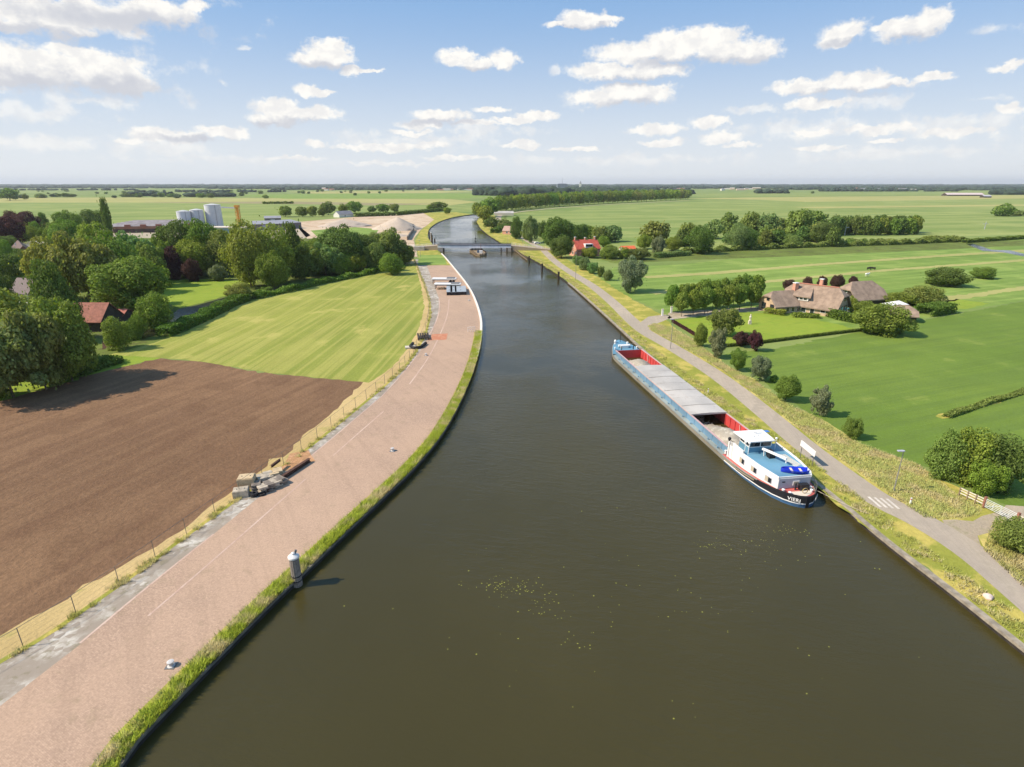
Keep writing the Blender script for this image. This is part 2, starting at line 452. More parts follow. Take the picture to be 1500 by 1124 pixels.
def brick_mat():
    m, t, b = base_mat('quay_bricks')
    c = N(t, 'ShaderNodeTexCoord'); P = c.outputs['Object']
    mp = N(t, 'ShaderNodeMapping'); t.links.new(P, mp.inputs['Vector']); mp.inputs['Rotation'].default_value = (0, 0, 0.5)
    br = N(t, 'ShaderNodeTexBrick'); t.links.new(mp.outputs[0], br.inputs['Vector'])
    br.inputs['Scale'].default_value = 1.0; br.inputs['Brick Width'].default_value = 0.22; br.inputs['Row Height'].default_value = 0.11
    br.inputs['Mortar Size'].default_value = 0.008
    br.inputs['Color1'].default_value = (*S(188, 158, 134), 1); br.inputs['Color2'].default_value = (*S(162, 134, 114), 1); br.inputs['Mortar'].default_value = (*S(150, 128, 110), 1)
    n1 = noise(t, P, 0.05, 6, 0.65); n2 = noise(t, P, 0.6, 5, 0.7); n3 = noise(t, P, 5.0, 4, 0.8)
    col = mixc(t, sstep(t, n1, 0.35, 0.65), br.outputs['Color'], S(182, 152, 128))
    col = mixc(t, mth(t, 'MULTIPLY', sstep(t, n2, 0.54, 0.72), 0.5), col, S(150, 130, 104))
    # tyre tracks and runs of dirt that follow the quay
    ns = noise(t, P, 1.0, 4, 0.65, stretch=(0.9, 0.05, 1), rot=-0.55)
    col = mixc(t, mth(t, 'MULTIPLY', sstep(t, ns, 0.48, 0.68), 0.2), col, S(142, 118, 98))
    vv = mth(t, 'MULTIPLY_ADD', n3, 0.9, 0.55)
    cb = N(t, 'ShaderNodeCombineXYZ')
    for i in range(3): t.links.new(vv, cb.inputs[i])
    col = mixc(t, 1.0, col, cb.outputs[0], 'MULTIPLY')
    t.links.new(col, b.inputs['Base Color']); b.inputs['Roughness'].default_value = 0.9; b.inputs['Specular IOR Level'].default_value = 0.2
    return m
M_BRICK = brick_mat()
def sett_mat():
    m, t, b = base_mat('old_setts')
    c = N(t, 'ShaderNodeTexCoord'); P = c.outputs['Object']
    v = N(t, 'ShaderNodeTexVoronoi'); v.inputs['Scale'].default_value = 1.7
    mp = N(t, 'ShaderNodeMapping'); t.links.new(P, mp.inputs['Vector']); mp.inputs['Rotation'].default_value = (0, 0, 0.7); mp.inputs['Scale'].default_value = (1, 1, 1)
    t.links.new(mp.outputs[0], v.inputs['Vector']); v.inputs['Randomness'].default_value = 0.6
    sp = N(t, 'ShaderNodeSeparateColor'); t.links.new(v.outputs['Color'], sp.inputs[0])
    n1 = noise(t, P, 0.25, 5, 0.65)
    f = mth(t, 'MULTIPLY', sp.outputs[0], sstep(t, n1, 0.4, 0.62))
    col = mixc(t, f, S(150, 136, 120), S(205, 196, 182))
    col = mixc(t, mth(t, 'MULTIPLY', sstep(t, noise(t, P, 0.9, 5, 0.7), 0.52, 0.66), 0.6), col, S(122, 112, 82))
    t.links.new(col, b.inputs['Base Color']); b.inputs['Roughness'].default_value = 0.95
    return m
M_SETT = sett_mat()
M_PLOW = ground('ploughed_soil', S(124,95,70), S(140,108,80), S(114,86,63), big=0.02, mid=0.12, fine=2.2, rot=math.radians(19),
                streak=(0.55, 0.025, 1), streak_amt=0.35, streak_col=S(100,72,54), fine_amt=0.5, bump=0.25)
M_STRAW = ground('dry_grass', S(200,172,120), S(184,158,106), S(164,150,90), big=0.05, mid=0.35, fine=3, fine_amt=0.3, patch=0.55)
M_MOWN = ground('mown_meadow', S(130,138,60), S(148,150,68), S(178,164,94), big=0.015, mid=0.09, fine=2.0, rot=math.radians(3),
                streak=(0.6, 0.012, 1), streak_amt=0.7, streak_col=S(168,162,86), fine_amt=0.3, patch=0.57)
M_VERGE = ground('verge_grass', S(158,152,70), S(138,142,58), S(188,168,90), big=0.04, mid=0.25, fine=2.5, fine_amt=0.35, patch=0.48)
M_ROUGH = ground('rough_grass', S(188,172,100), S(160,156,80), S(198,178,108), big=0.05, mid=0.3, fine=2.5, fine_amt=0.4, patch=0.5)
M_FIELD = ground('pasture', S(102,124,48), S(115,134,55), S(132,142,66), big=0.02, mid=0.1, fine=2.0, rot=math.radians(-21),
                 streak=(0.012, 0.5, 1), streak_amt=0.6, streak_col=S(98,118,52), fine_amt=0.25, patch=0.6)
M_FIELD2 = ground('lush_pasture', S(108,132,58), S(119,140,63), S(134,148,74), big=0.01, mid=0.05, fine=1.5, rot=math.radians(-21),
                  streak=(0.008, 0.25, 1), streak_amt=0.5, streak_col=S(150,168,84), fine_amt=0.2)
M_FAR1 = ground('far_meadow', S(116,134,68), S(128,141,74), S(142,148,84), big=0.004, mid=0.012, fine=0.4, rot=math.radians(-16),
                streak=(0.0012, 0.05, 1), streak_amt=0.75, streak_col=S(150,156,90), fine_amt=0.15, bump=0)
M_FAR2 = ground('hay_meadow', S(158,154,92), S(166,160,98), big=0.004, mid=0.02, fine=0.4, fine_amt=0.12, bump=0)
M_LAWN = ground('lawn', S(132,148,52), S(144,156,58), S(124,142,50), big=0.05, mid=0.3, fine=3, fine_amt=0.15, rot=math.radians(60), streak=(0.6, 0.03, 1), streak_amt=0.3, streak_col=S(128,158,44))
M_WOODFLOOR = ground('grove_floor', S(96,108,48), S(112,124,56), S(84,84,46), big=0.05, mid=0.2, fine=2, fine_amt=0.35)
M_ASPHALT = ground('old_asphalt', S(170,156,138), S(182,166,146), S(158,145,128), big=0.05, mid=0.4, fine=6, fine_amt=0.18, rot=0.16, streak=(0.8, 0.03, 1), streak_amt=0.3, streak_col=S(160,146,134), bump=0.01)
M_SAND = ground('sandy_yard', S(206,184,156), S(190,164,136), S(168,140,112), big=0.02, mid=0.08, fine=1.5, fine_amt=0.25)
M_GRAVEL_TRACK = ground('gravel_track', S(186,170,150), S(170,154,132), S(150,140,110), big=0.1, mid=0.6, fine=4, fine_amt=0.3)
M_PAINT = simple('road_paint', S(206, 194, 178), 0.7, var=0.15, scale=1.5)
M_PAINT_OLD = ground('worn_paint', S(205,178,160), S(190,160,142), S(180,148,130), big=0.1, mid=1.5, fine=6, fine_amt=0.2, bump=0)

# left side sheets
sheet([(-500,600),(0,588),(60,572),(150,545),(235,525),(300,531),(400,548),(532,560),(500,592),(430,652),(330,728),(200,816),(100,878),(0,932),(-600,1220)], .021, 'ploughed_field', M_PLOW)
sheet([(160,520),(235,524.5),(300,530.5),(400,547.5),(540,561),(575,538),(600,508),(615,478),(622,450),(617,420),(608,386),(590,388),(540,398),(480,410),(400,430),(350,448),(310,468),(270,487),(225,503)], .022, 'mown_field', M_MOWN, jag=.15)
sheet([(-500,660),(0,588),(60,572),(150,545),(235,525),(225,503),(160,520),(60,550),(-30,570),(-500,620)], .014, 'grass_strip', M_LAWN)
# dry strip between the field and the fence, then weeds, then setts, then brick quay
DRY_IN = [(-600,1220),(0,932),(100,878),(200,816),(330,728),(430,652),(500,592),(532,560),(570,532),(592,505),(606,478),(614,450),(609,420),(600,386)]
FENCE = [(-300,1150),(0,966),(60,934),(130,886),(200,837),(268,786),(330,742),(400,692),(440,664),(520,600),(560,567),(592,538),(614,506),(626,478),(630,452),(624,425),(613,398),(606,380)]
sheet([(u - (14 if v > 560 else 7), v - 3) for u, v in DRY_IN] + [(u + 2, v) for u, v in FENCE[::-1]], .018, 'dry_grass_strip', M_STRAW, jag=0)
SETT_OUT = [(-300,1320),(0,1035),(117,945),(215,862),(313,783),(400,712),(471,656),(520,614),(560,580),(590,548),(612,520),(632,488),(645,455),(644,440),(633,410),(622,380)]
sheet(FENCE + SETT_OUT[::-1], .024, 'old_setts', M_SETT, jag=0)
q_in = [G(u, v) for u, v in SETT_OUT]; q_in[0] = Vector((-70, -60, 1))
q_out = offset_line(LBs, -0.02)
q_out = [p for p in q_out if p.y < 331]
tri_sheet(q_in + q_out[::-1], 'brick_quay', M_BRICK, z=LAND + .03)
# weeds strip beside the fence (gold green)
FENCE_W = [G(u, v) for u, v in FENCE]
flat(smooth_line(FENCE_W, 1), 0.0, 0.55, LAND + .035, 'weed_strip', M_VERGE)
# grassy margin on the quay edge
qedge = [p for p in LBs if -40 < p.y < 150]
flat(qedge, -0.1, -1.7, LAND + .04, 'quay_weeds', M_VERGE)
# painted lines on the quay
def line_px(px, w, name='painted_line', mat=None, dz=.042):
    P = smooth_line([G(u, v) for u, v in px], 2)
    return flat(P, -w/2, w/2, LAND + dz, name, mat or M_PAINT_OLD)
line_px([(117,943),(215,861),(313,783)], .22); line_px([(217,903),(300,832),(382,760),(448,702)], .2)
line_px([(400,713),(471,656),(520,614),(560,580)], .22); line_px([(488,668),(525,635),(562,603)], .2)
line_px([(560,580),(590,548),(611,521)], .22); line_px([(600,563),(628,525),(645,490),(656,462),(658,438)], .25)
line_px([(626,497),(640,470),(644,452),(643,438)], .3)
sheet([(633,490),(656,489),(654,498),(628,499)], .046, 'red_dust', ground('red_dust', S(192,128,98), S(182,118,90), S(190,146,116), mid=1.0), jag=0)
sheet([(425,665),(452,660),(462,676),(420,690),(400,690)], .046, 'red_dust', ground('orange_dust', S(186,140,100), S(170,130,92), S(196,150,116), mid=1.0))

# grove ground, pasture, ditch on the left
sheet([(-700,560),(-30,570),(60,550),(160,520),(225,503),(270,487),(310,468),(350,448),(400,430),(480,410),(540,398),(600,386),(603,368),(560,352),(440,342),(160,330),(0,330),(-700,335)], .010, 'grove_floor', M_WOODFLOOR)
sheet([(236,411),(300,409),(376,413),(360,424),(330,434),(290,445),(262,452),(240,440)], .03, 'small_pasture', M_LAWN)
sheet([(262,453),(290,447),(330,436),(352,428),(350,434),(310,452),(290,462),(262,478),(235,490),(195,500),(150,512),(150,500),(200,488),(235,474)], .034, 'ditch_water', M_POND, jag=0)
sheet([(18,380),(52,352),(80,350),(66,366),(40,390)], .03, 'village_lane', M_SAND)
# industry yard and sand yard beyond the grove
sheet([(130,331),(440,333),(455,345),(440,352),(160,348)], .05, 'factory_yard', M_GRAVEL_TRACK, jag=0)
sheet([(430,326),(520,318),(620,312),(668,311),(640,322),(618,335),(606,350),(612,378),(596,372),(590,352),(520,345),(450,350)], .05, 'sand_yard', M_SAND)
sheet([(455,338),(520,333),(556,336),(548,345),(520,350),(470,352)], .07, 'yard_grass', M_FIELD2)
sheet([(620,312),(668,311),(690,314),(664,318),(642,325),(628,335),(626,347),(634,360),(649,374),(660,389),(625,389),(614,378),(608,355),(616,338),(636,322)], .06, 'bank_grass', M_VERGE)
sheet([(614,374),(650,374),(655,388),(612,389)], .08, 'bank_grass', M_FIELD2)
# far left meadows
sheet([(-800,330),(160,333),(430,324),(640,312),(660,302),(500,296),(-800,291)], .04, 'far_meadow', M_FAR1)
sheet([(-800,292),(200,289.5),(660,292),(700,296),(660,301),(300,297),(-800,297)], .06, 'far_meadow', M_FAR2)
sheet([(200,297),(420,295.3),(640,299),(560,301.5),(420,299)], .08, 'far_meadow', ground('brown_meadow', S(150,140,100), S(140,130,92), bump=0))
sheet([(340,286),(520,283),(720,284),(740,287),(680,291),(420,291.5)], .07, 'far_meadow', M_FIELD2)
sheet([(420,281),(640,279.5),(700,281),(640,283),(460,284)], .10, 'far_meadow', M_FAR2)
sheet([(-600,281),(60,280),(60,283.5),(-600,285)], .09, 'far_meadow', M_FAR1)
# right side
ROAD_R = [(1900,1170),(1500,893),(1430,835),(1350,764),(1290,712),(1215,655),(1150,603),(1085,556),(1030,522),(985,500),(950,484),(932,473),(912,455),(880,425),(850,402),(820,386),(802,372),(795,362),(784,358)]
ROAD_W = 4.0
RP = smooth_line([G(u, v) for u, v in [(1860,1176),(1500,872),(1430,812),(1350,762),(1290,735),(1240,700),(1180,655),(1120,604),(1060,556),(1015,527),(975,503),(945,487),(925,470),(900,445),(870,420),(840,402),(816,386),(802,373),(792,362),(780,358)]], 2)
RP[0] = Vector((120, -60, LAND))
# verge sheet from bank to the rough belt
sheet([(1800,1400),(1500,945),(1400,866),(1300,791),(1208,722),(1135,662),(1060,602),(955,520),(905,478),(870,446),(830,411),(790,385),(757,368),(775,360),(800,360),(840,386),(880,408),(905,425),(938,445),(970,462),(985,478),(1040,520),(1100,562),(1180,610),(1260,655),(1330,680),(1400,712),(1500,760),(2100,1000)], .006, 'verge', M_VERGE)
tri = [G(u, v) for u, v in [(930,440),(970,460),(985,478),(1040,514),(1100,556),(1180,606),(1260,650),(1330,676),(1400,708),(1520,765)]]
ROUGH_IN = offset_line(RP, 0)
rough_px = [(958,474),(985,480),(1010,494),(1040,517),(1062,534),(1112,562),(1150,590),(1200,613),(1250,646),(1310,668),(1345,680),(1404,727),(1440,744),(1432,756),(1380,762),(1352,758),(1306,727),(1250,687),(1190,644),(1130,596),(1068,549),(1022,521),(985,501),(955,486),(948,478)]
sheet(rough_px, .012, 'rough_grass', M_ROUGH)
sheet([(1440,800),(1500,860),(1640,960),(1700,900),(1500,765),(1450,762),(1430,780)], .012, 'rough_grass', M_ROUGH)
flat(RP, -ROAD_W/2, ROAD_W/2, LAND + .02, 'road', M_ASPHALT)
sheet([(1380,762),(1425,764),(1455,752),(1500,742),(1500,758),(1460,768),(1432,785),(1440,815),(1400,800)], .016, 'gravel_track', M_GRAVEL_TRACK)
sheet([(930,478),(950,464),(975,461),(985,465),(958,476),(945,486)], .018, 'side_road', M_ASPHALT, jag=0)
# ladder markings on the road hump
for i in range(4):
    a = G(1272 + i*9, 728 + i*1.0); bq = G(1290 + i*9, 743 + i*1.0)
    flat([a, bq], -.16, .16, LAND + .026, 'road_marking', M_PAINT)
# fields right
sheet([(1120,560),(1060,520),(1130,512),(1260,486),(1500,442),(2600,320),(3200,520),(2600,900),(1500,757),(1400,700),(1330,676),(1260,648),(1180,602)], .009, 'pasture', M_FIELD)
sheet([(1370,610),(1440,588),(1520,565),(1520,571),(1440,595),(1380,614)], .02, 'field_ditch_bank', M_VERGE)
sheet([(930,440),(905,425),(880,408),(900,392),(1000,387),(1150,372),(1340,358),(1480,345),(2400,290),(2600,318),(1500,440),(1260,484),(1050,480),(980,460)], .008, 'lush_pasture', M_FIELD2)
sheet([(940,405),(1050,398),(1200,386),(1400,372),(1500,366),(1500,369),(1400,375),(1200,389),(1050,402),(950,408)], .016, 'hay_strip', M_FAR2)
sheet([(950,428),(1100,413),(1280,396),(1500,380),(1700,366),(1700,369),(1500,383),(1280,399),(1100,417),(960,432)], .016, 'hay_strip', M_FAR2)
sheet([(1330,440),(1410,432),(1600,405),(1600,408),(1415,438),(1360,447)], .016, 'hay_strip', M_FAR2)
# garden lawn
sheet([(985,470),(1080,458),(1170,462),(1262,484),(1180,494),(1110,503),(1058,508),(1030,500)], .014, 'lawn', M_LAWN)
sheet([(980,458),(1140,448),(1150,452),(1060,460),(982,468)], .018, 'drive', M_GRAVEL_TRACK)
sheet([(1370,445),(1400,438),(1450,445),(1420,452),(1380,457)], .016, 'lawn', M_LAWN)
# beyond the willow belt
sheet([(780,352),(790,340),(780,322),(860,304),(1010,296),(1500,283),(2400,277),(2400,312),(1500,347),(1340,352),(1000,372),(880,372),(820,362)], .010, 'far_pasture', M_FAR1)
sheet([(1000,291),(1130,289),(1500,286),(2000,283),(2000,286),(1500,291),(1300,294.5),(1180,296),(1120,293)], .03, 'hay_meadow', M_FAR2)
sheet([(1160,303.5),(1500,299.5),(1900,296),(1900,298),(1500,302),(1200,305.5)], .04, 'hay_strip', M_FAR2)
sheet([(1020,284),(1500,280),(2000,278),(2000,280),(1500,284.5),(1130,288),(1010,288)], .045, 'far_meadow', M_FAR1)
sheet([(850,372),(1200,362),(1500,352),(1500,360),(1200,374),(900,386)], .013, 'belt_grass', M_WOODFLOOR)
sheet([(1414,357),(1425,357),(1452,366),(1480,367),(1500,372),(1500,376),(1470,370),(1440,368)], .02, 'ditch_water', M_POND, jag=0)
# rural road by the avenue, seen as a pale strip
P_AV = smooth_line([G(u, v) for u, v in [(784,358),(760,345),(735,330),(728,318),(740,313),(800,306),(870,301),(940,297.5),(1010,294)]], 2)
flat(P_AV, -3.0, 3.0, LAND + .05, 'road', M_GRAVEL_TRACK)
flat(P_AV[12:], 6.0, 9.0, LAND + .03, 'ditch_bank', M_WOODFLOOR)
sheet([(757,368),(735,357),(716,345),(704,335),(698,325),(704,316),(725,316),(728,330),(748,345),(775,360)], .03, 'bank_grass', M_VERGE)

# ------------------------------------------------------------------ trees
def crown_mesh(name, seed, env, zc, nlobe, nleaf, leaf, lobe=(0.2, 0.32), flat_leaf=0.3, inner=0.2, droop=0.0, taper=0.0):
    """leaf-sized faces on a cloud of lobes inside an ellipsoid of half axes env centred at height zc"""
    r = np.random.RandomState(seed)
    ex, ey, ez = env
    d = r.normal(size=(nlobe, 3)); d /= np.linalg.norm(d, axis=1)[:, None]
    nb = max(5, nlobe // 3)
    rad = np.where(np.arange(nlobe) < nb, r.uniform(0.3, 0.6, nlobe), r.uniform(0.62, 1.0, nlobe))
    C = d * rad[:, None] * np.array([ex, ey, ez])
    if taper:   # narrower towards the top
        k = 1 - taper * (C[:, 2] / ez + 1) / 2
        C[:, 0] *= k; C[:, 1] *= k
    LR = r.uniform(lobe[0], lobe[1], nlobe) * np.where(np.arange(nlobe) < nb, 1.15, 0.62)
    if taper: LR *= 1 - 0.5 * taper * (C[:, 2] / ez + 1) / 2
    C = np.vstack([C, [[0, 0, 0]]]); LR = np.append(LR, 0.3)
    sc = np.array([1, 1, min(1.6, ez / ex)])
    area = LR ** 2; pr = area / area.sum()
    nn = int(nleaf * 2.2)
    li = r.choice(len(C), nn, p=pr)
    dd = r.normal(size=(nn, 3)); dd /= np.linalg.norm(dd, axis=1)[:, None]
    rr = r.uniform(0.7, 1.15, nn) ** 0.8
    P = C[li] + dd * (LR[li] * rr)[:, None] * sc
    # reject faces buried in other lobes
    keep = np.ones(nn, bool)
    for k in range(len(C)):
        q = (P - C[k]) / sc / LR[k]
        keep &= ~((np.sum(q * q, axis=1) < 0.55) & (li != k))
    P = P[keep]; dd = dd[keep]
    P = P[:nleaf]; dd = dd[:nleaf]
    ni = int(nleaf * inner)
    Pi = r.normal(size=(ni, 3)) * np.array([ex, ey, ez]) * 0.33
    P = np.vstack([P, Pi]); dd = np.vstack([dd, r.normal(size=(ni, 3))])
    n = len(P)
    nrm = dd * 0.8 + np.array([0, 0, 0.25]) + r.normal(size=(n, 3)) * 0.45
    nrm /= np.linalg.norm(nrm, axis=1)[:, None]
    t = np.cross(nrm, r.normal(size=(n, 3)) + (np.array([0, 0, 3.0]) if droop else 0)); t /= np.linalg.norm(t, axis=1)[:, None]
    b = np.cross(nrm, t)
    s = leaf * r.uniform(0.6, 1.3, n)[:, None]
    asp = 1.0 + droop
    lim = np.percentile(np.abs(P[:, :2]), 98.5); P[:, :2] *= 0.5 / lim
    zl, zh = np.percentile(P[:, 2], 1), np.percentile(P[:, 2], 99.3)
    P[:, 2] = (P[:, 2] - zl) / (zh - zl) * (2 * ez) - ez
    P[:, 2] += zc
    P[:, 2] = np.maximum(P[:, 2], 0.01)
    t *= s * 0.5; b *= s * 0.5 * asp
    V = np.stack([P - t - b * 0.6, P + t * 0.7 - b, P + t + b * 0.7, P - t * 0.8 + b], axis=1).reshape(-1, 3)
    F = np.arange(4 * n).reshape(-1, 4)
    return np_mesh(name, V, F, M_LEAF)
def trunk_mesh(name, seed, th, r0, limbs=5, spread=0.22, top=0.7):
    r = random.Random(seed); m = MB()
    a = Vector((0, 0, -0.01)); pts = [a]
    for k in range(3):
        pts.append(Vector((r.uniform(-.02, .02) * (k + 1), r.uniform(-.02, .02) * (k + 1), top * (k + 1) / 3)))
    for k in range(3): m.tube(pts[k], pts[k+1], r0 * (1 - k * .28), r0 * (1 - (k + 1) * .28), 7, caps=(k in (0, 2)))
    for k in range(limbs):
        an = 2 * math.pi * (k + r.random() * .6) / limbs; z = th * (0.8 + 0.5 * r.random())
        p = Vector((0, 0, z)); qn = p + Vector((math.cos(an) * spread, math.sin(an) * spread, 0.18 + .15 * r.random()))
        m.tube(p, qn, r0 * .5, r0 * .12, 5)
    return m.mesh(name, M_BARK)
PROTO = {}
def proto(key, crowns, trunks): PROTO[key] = (crowns, trunks)
proto('round', [crown_mesh('crown', 10 + i, (.5, .5, .44), .56, 38, 14000, .027, (.16, .27)) for i in range(4)],
      [trunk_mesh('trunk', i, .2, .025) for i in range(2)])
proto('airy', [crown_mesh('crown', 30 + i, (.5, .5, .45), .55, 48, 11000, .024, (.1, .2), droop=.8) for i in range(3)],
      [trunk_mesh('trunk', 5, .2, .022)])
proto('tall', [crown_mesh('crown', 50 + i, (.5, .5, .47), .53, 40, 12000, .027, (.14, .25), taper=.5) for i in range(3)],
      [trunk_mesh('trunk', 6, .15, .022)])
proto('column', [crown_mesh('crown', 70, (.42, .42, .49), .51, 24, 3000, .06, (.2, .3), taper=.7)], [trunk_mesh('trunk', 7, .1, .06, spread=.1)])
proto('bush', [crown_mesh('crown', 80 + i, (.5, .5, .48), .48, 34, 10000, .03, (.15, .27)) for i in range(3)], [trunk_mesh('stems', 8, .1, .03, top=.5)])
proto('row', [crown_mesh('crown', 90 + i, (.5, .5, .36), .64, 22, 3200, .05, (.16, .3)) for i in range(3)], [trunk_mesh('trunk', 9, .3, .03, 4, .15, .6)])
proto('far', [crown_mesh('crown', 110 + i, (.5, .5, .42), .57, 20, 1500, .07, (.18, .32)) for i in range(3)], [trunk_mesh('trunk', 11, .25, .03, 0, 0, .5)])
proto('fartall', [crown_mesh('crown', 120 + i, (.5, .5, .46), .53, 24, 1700, .062, (.14, .26), droop=.5, taper=.35) for i in range(3)], [trunk_mesh('trunk', 12, .2, .03, 0, 0, .5)])
proto('farbush', [crown_mesh('crown', 130 + i, (.5, .5, .5), .42, 14, 700, .09, (.2, .34)) for i in range(2)], [trunk_mesh('stems', 13, .1, .03, 0, 0, .3)])
NAME = {'round': 'broadleaf_tree', 'airy': 'willow_tree', 'tall': 'broadleaf_tree', 'column': 'poplar_tree', 'bush': 'bush', 'row': 'lime_tree', 'far': 'tree', 'fartall': 'tree', 'farbush': 'bush'}
CAT = {'bush': 'bush', 'farbush': 'bush'}
GR = {  # leaf tints, linear
 'mid': (.215, .285, .048), 'dark': (.155, .205, .045), 'yel': (.30, .33, .06), 'olive': (.25, .285, .07), 'grey': (.215, .30, .10),
 'silver': (.25, .285, .15), 'purple': (.11, .046, .046), 'lime': (.27, .33, .05), 'blue': (.11, .15, .07), 'hedge': (.15, .22, .04)}
def tree_at(p, W, H, kind, tint, label, group=None, name=None, cat=None):
    crowns, trunks = PROTO[kind]
    root = empty(name or NAME[kind], p, R.uniform(0, 6.28), label, cat or CAT.get(kind, 'tree'), group)
    c = link('crown' , R.choice(crowns), root); c.scale = (W, W, H)
    c.color = (*[x * R.uniform(.92, 1.08) for x in GR[tint]], 1)
    t = link('trunk' if CAT.get(kind) != 'bush' else 'stems', R.choice(trunks), root); t.scale = (W * .8, W * .8, H)
    return root
def tree(u, vb, vt, w, kind, tint, label, group=None, **kw):
    p = G(u, vb); k = PX(u, vb)
    d = ray(u, vt); t = p.y / d.y; H = max(1.0, CAM_H + d.z * t - LAND)
    # the crown leans over its base in the picture because the camera looks down: width sets depth too
    return tree_at(p, w * k, H, kind, tint, label, group, **kw)
# --- left grove, near part
LT = [
 (22,545,425,105,'round','yel','yellow-green round tree above the left edge of the photo, behind the grey-green one'),
 (20,582,468,110,'airy','grey','grey-green dense tree at the left edge overhanging the brown field'),
 (68,572,455,78,'airy','olive','olive green tree between the left-edge trees and the red-roofed farm'),
 (106,558,441,82,'round','mid','wide dark green tree directly in front of the farm with the red roof'),
 (196,461,380,94,'round','mid','large round bright green tree right of the red farm roof, beside the ditch'),
 (232,484,428,44,'bush','mid','dense bush at the water end of the ditch below the large round tree'),
 (176,512,464,36,'bush','yel','small pale green shrub tree in front of the lean-to of the red-roofed farm'),
 (203,497,462,24,'bush','mid','low round shrub beside the farm shed on the ditch bank'),
 (93,500,384,56,'tall','dark','tall dark green tree behind the farm left of the large round tree'),
 (135,452,345,80,'airy','olive','broad olive willow standing in the middle of the left grove'),
 (95,440,352,70,'airy','yel','broad pale yellow-green tree above the village lane'),
 (170,432,345,70,'round','mid','green tree with bright top behind the broad olive willow'),
 (150,402,328,52,'round','lime','round green tree just below the long factory shed'),
 (205,414,342,52,'airy','grey','grey-green airy tree in front of the long factory shed'),
 (225,420,358,44,'airy','olive','olive tree between the factory shed and the small pasture'),
 (267,402,325,54,'round','dark','dark green tree in front of the left silo'),
 (305,402,324,50,'round','mid','dark green tree in front of the middle silo'),
 (243,408,352,28,'airy','lime','slim light green tree left of the tall purple tree'),
 (258,410,362,26,'tall','purple','tall thin purple-leaved tree in the grove left of the small pasture'),
 (283,412,379,24,'bush','purple','dark purple bush at the back edge of the small pasture'),
 (290,406,350,46,'round','lime','light green tree behind the dark purple bush'),
 (320,411,388,24,'bush','silver','small grey-green shrub at the back edge of the small pasture'),
 (330,404,338,46,'tall','olive','olive green tree in front of the tallest silo'),
 (368,420,327,62,'tall','yel','tall bright green poplar-like tree at the right end of the small pasture'),
 (404,414,332,60,'tall','yel','second tall bright green tree, just right of the tallest bright one'),
 (402,424,371,40,'round','mid','dark green tree on the ditch bank below the bright green pair'),
 (430,402,352,40,'tall','mid','green tree right of the bright pair'),
 (433,405,328,26,'column','dark','dark slim conifer in front of the grey shed roofs'),
 (447,410,360,48,'airy','dark','dark loose tree in the middle of the grove edge'),
 (478,404,357,46,'airy','grey','grey-green tree right of the dark loose tree'),
 (502,398,333,60,'round','dark','large dark round tree in front of the yard grass'),
 (532,392,343,48,'round','dark','dark tree right of the large dark round one'),
 (520,400,372,34,'bush','lime','light green willow bush in the shade line above the mown field'),
 (500,403,376,30,'bush','lime','pale bush left of the light green willow bush'),
 (548,396,366,28,'airy','lime','light olive tree standing out of the dark grove edge'),
 (572,388,337,46,'airy','olive','olive tree at the grove end below the sand heap'),
 (590,388,352,34,'bush','dark','dark tree at the right tip of the grove next to the quay'),
 (552,360,340,30,'bush','olive','bush below the smaller sand heap'),
 (470,402,375,30,'bush','mid','round bush at the grove edge below the grey-green tree'),
 (352,438,414,36,'bush','olive','rounded willow bush where the ditch bends at the small pasture'),
 (388,431,420,24,'farbush','hedge','low shrub right of the rounded willow bush'),
 # village side
 (18,432,375,56,'round','dark','dark green tree behind the grey-roofed house at the left edge'),
 (-6,470,400,60,'round','dark','dark tree at the very left edge beside the grey-roofed house'),
 (14,388,352,22,'tall','mid','clipped green tree left of the village lane'),
 (33,395,365,20,'tall','dark','round dark tree at the lower end of the village lane'),
 (48,400,366,28,'tall','dark','dark clipped tree right of the lower lane end'),
 (63,398,363,26,'tall','mid','second dark clipped tree beside the lower lane end'),
 (5,370,345,40,'round','dark','dark tree in the village left of the purple beech'),
 (18,362,318,46,'round','purple','large purple beech at the left edge of the village'),
 (42,348,311,34,'round','purple','round purple beech below the far meadow'),
 (24,346,310,24,'round','purple','purple beech left of the round purple one, on the village skyline'),
 (0,345,318,30,'round','mid','green tree at the left edge under the far meadow'),
 (38,352,326,16,'tall','lime','light green clipped tree beside the village street'),
 (55,350,325,16,'tall','mid','clipped tree in the village street row, nearer the orange roof'),
 (52,362,332,18,'tall','mid','clipped tree in the middle of the village street row'),
 (65,362,334,16,'tall','mid','clipped tree at the right of the village street row'),
 (85,362,326,28,'tall','mid','pair-headed green tree above the white canopy roof'),
 (66,338,312,14,'tall','dark','small dark tree right of the orange village roof'),
 (105,368,322,42,'round','mid','green tree between the white canopy roof and the factory'),
 (104,345,310,36,'round','mid','round-topped tree on the skyline right of the village'),
 (140,340,308,36,'round','dark','dark round tree left of the tall poplar'),
 (163,352,291,12,'column','dark','tall columnar poplar standing alone at the left end of the factory shed'),
 (122,398,352,40,'round','lime','green tree in the left grove above the olive willow'),
 (60,430,385,50,'round','mid','green tree between the village lane and the farm'),
 (150,420,375,50,'airy','olive','olive tree behind the large round bright tree'),
 (240,398,352,36,'airy','grey','grey willow against the factory wall'),
]
for a in LT: tree(*a, group='trees of the left grove and village')
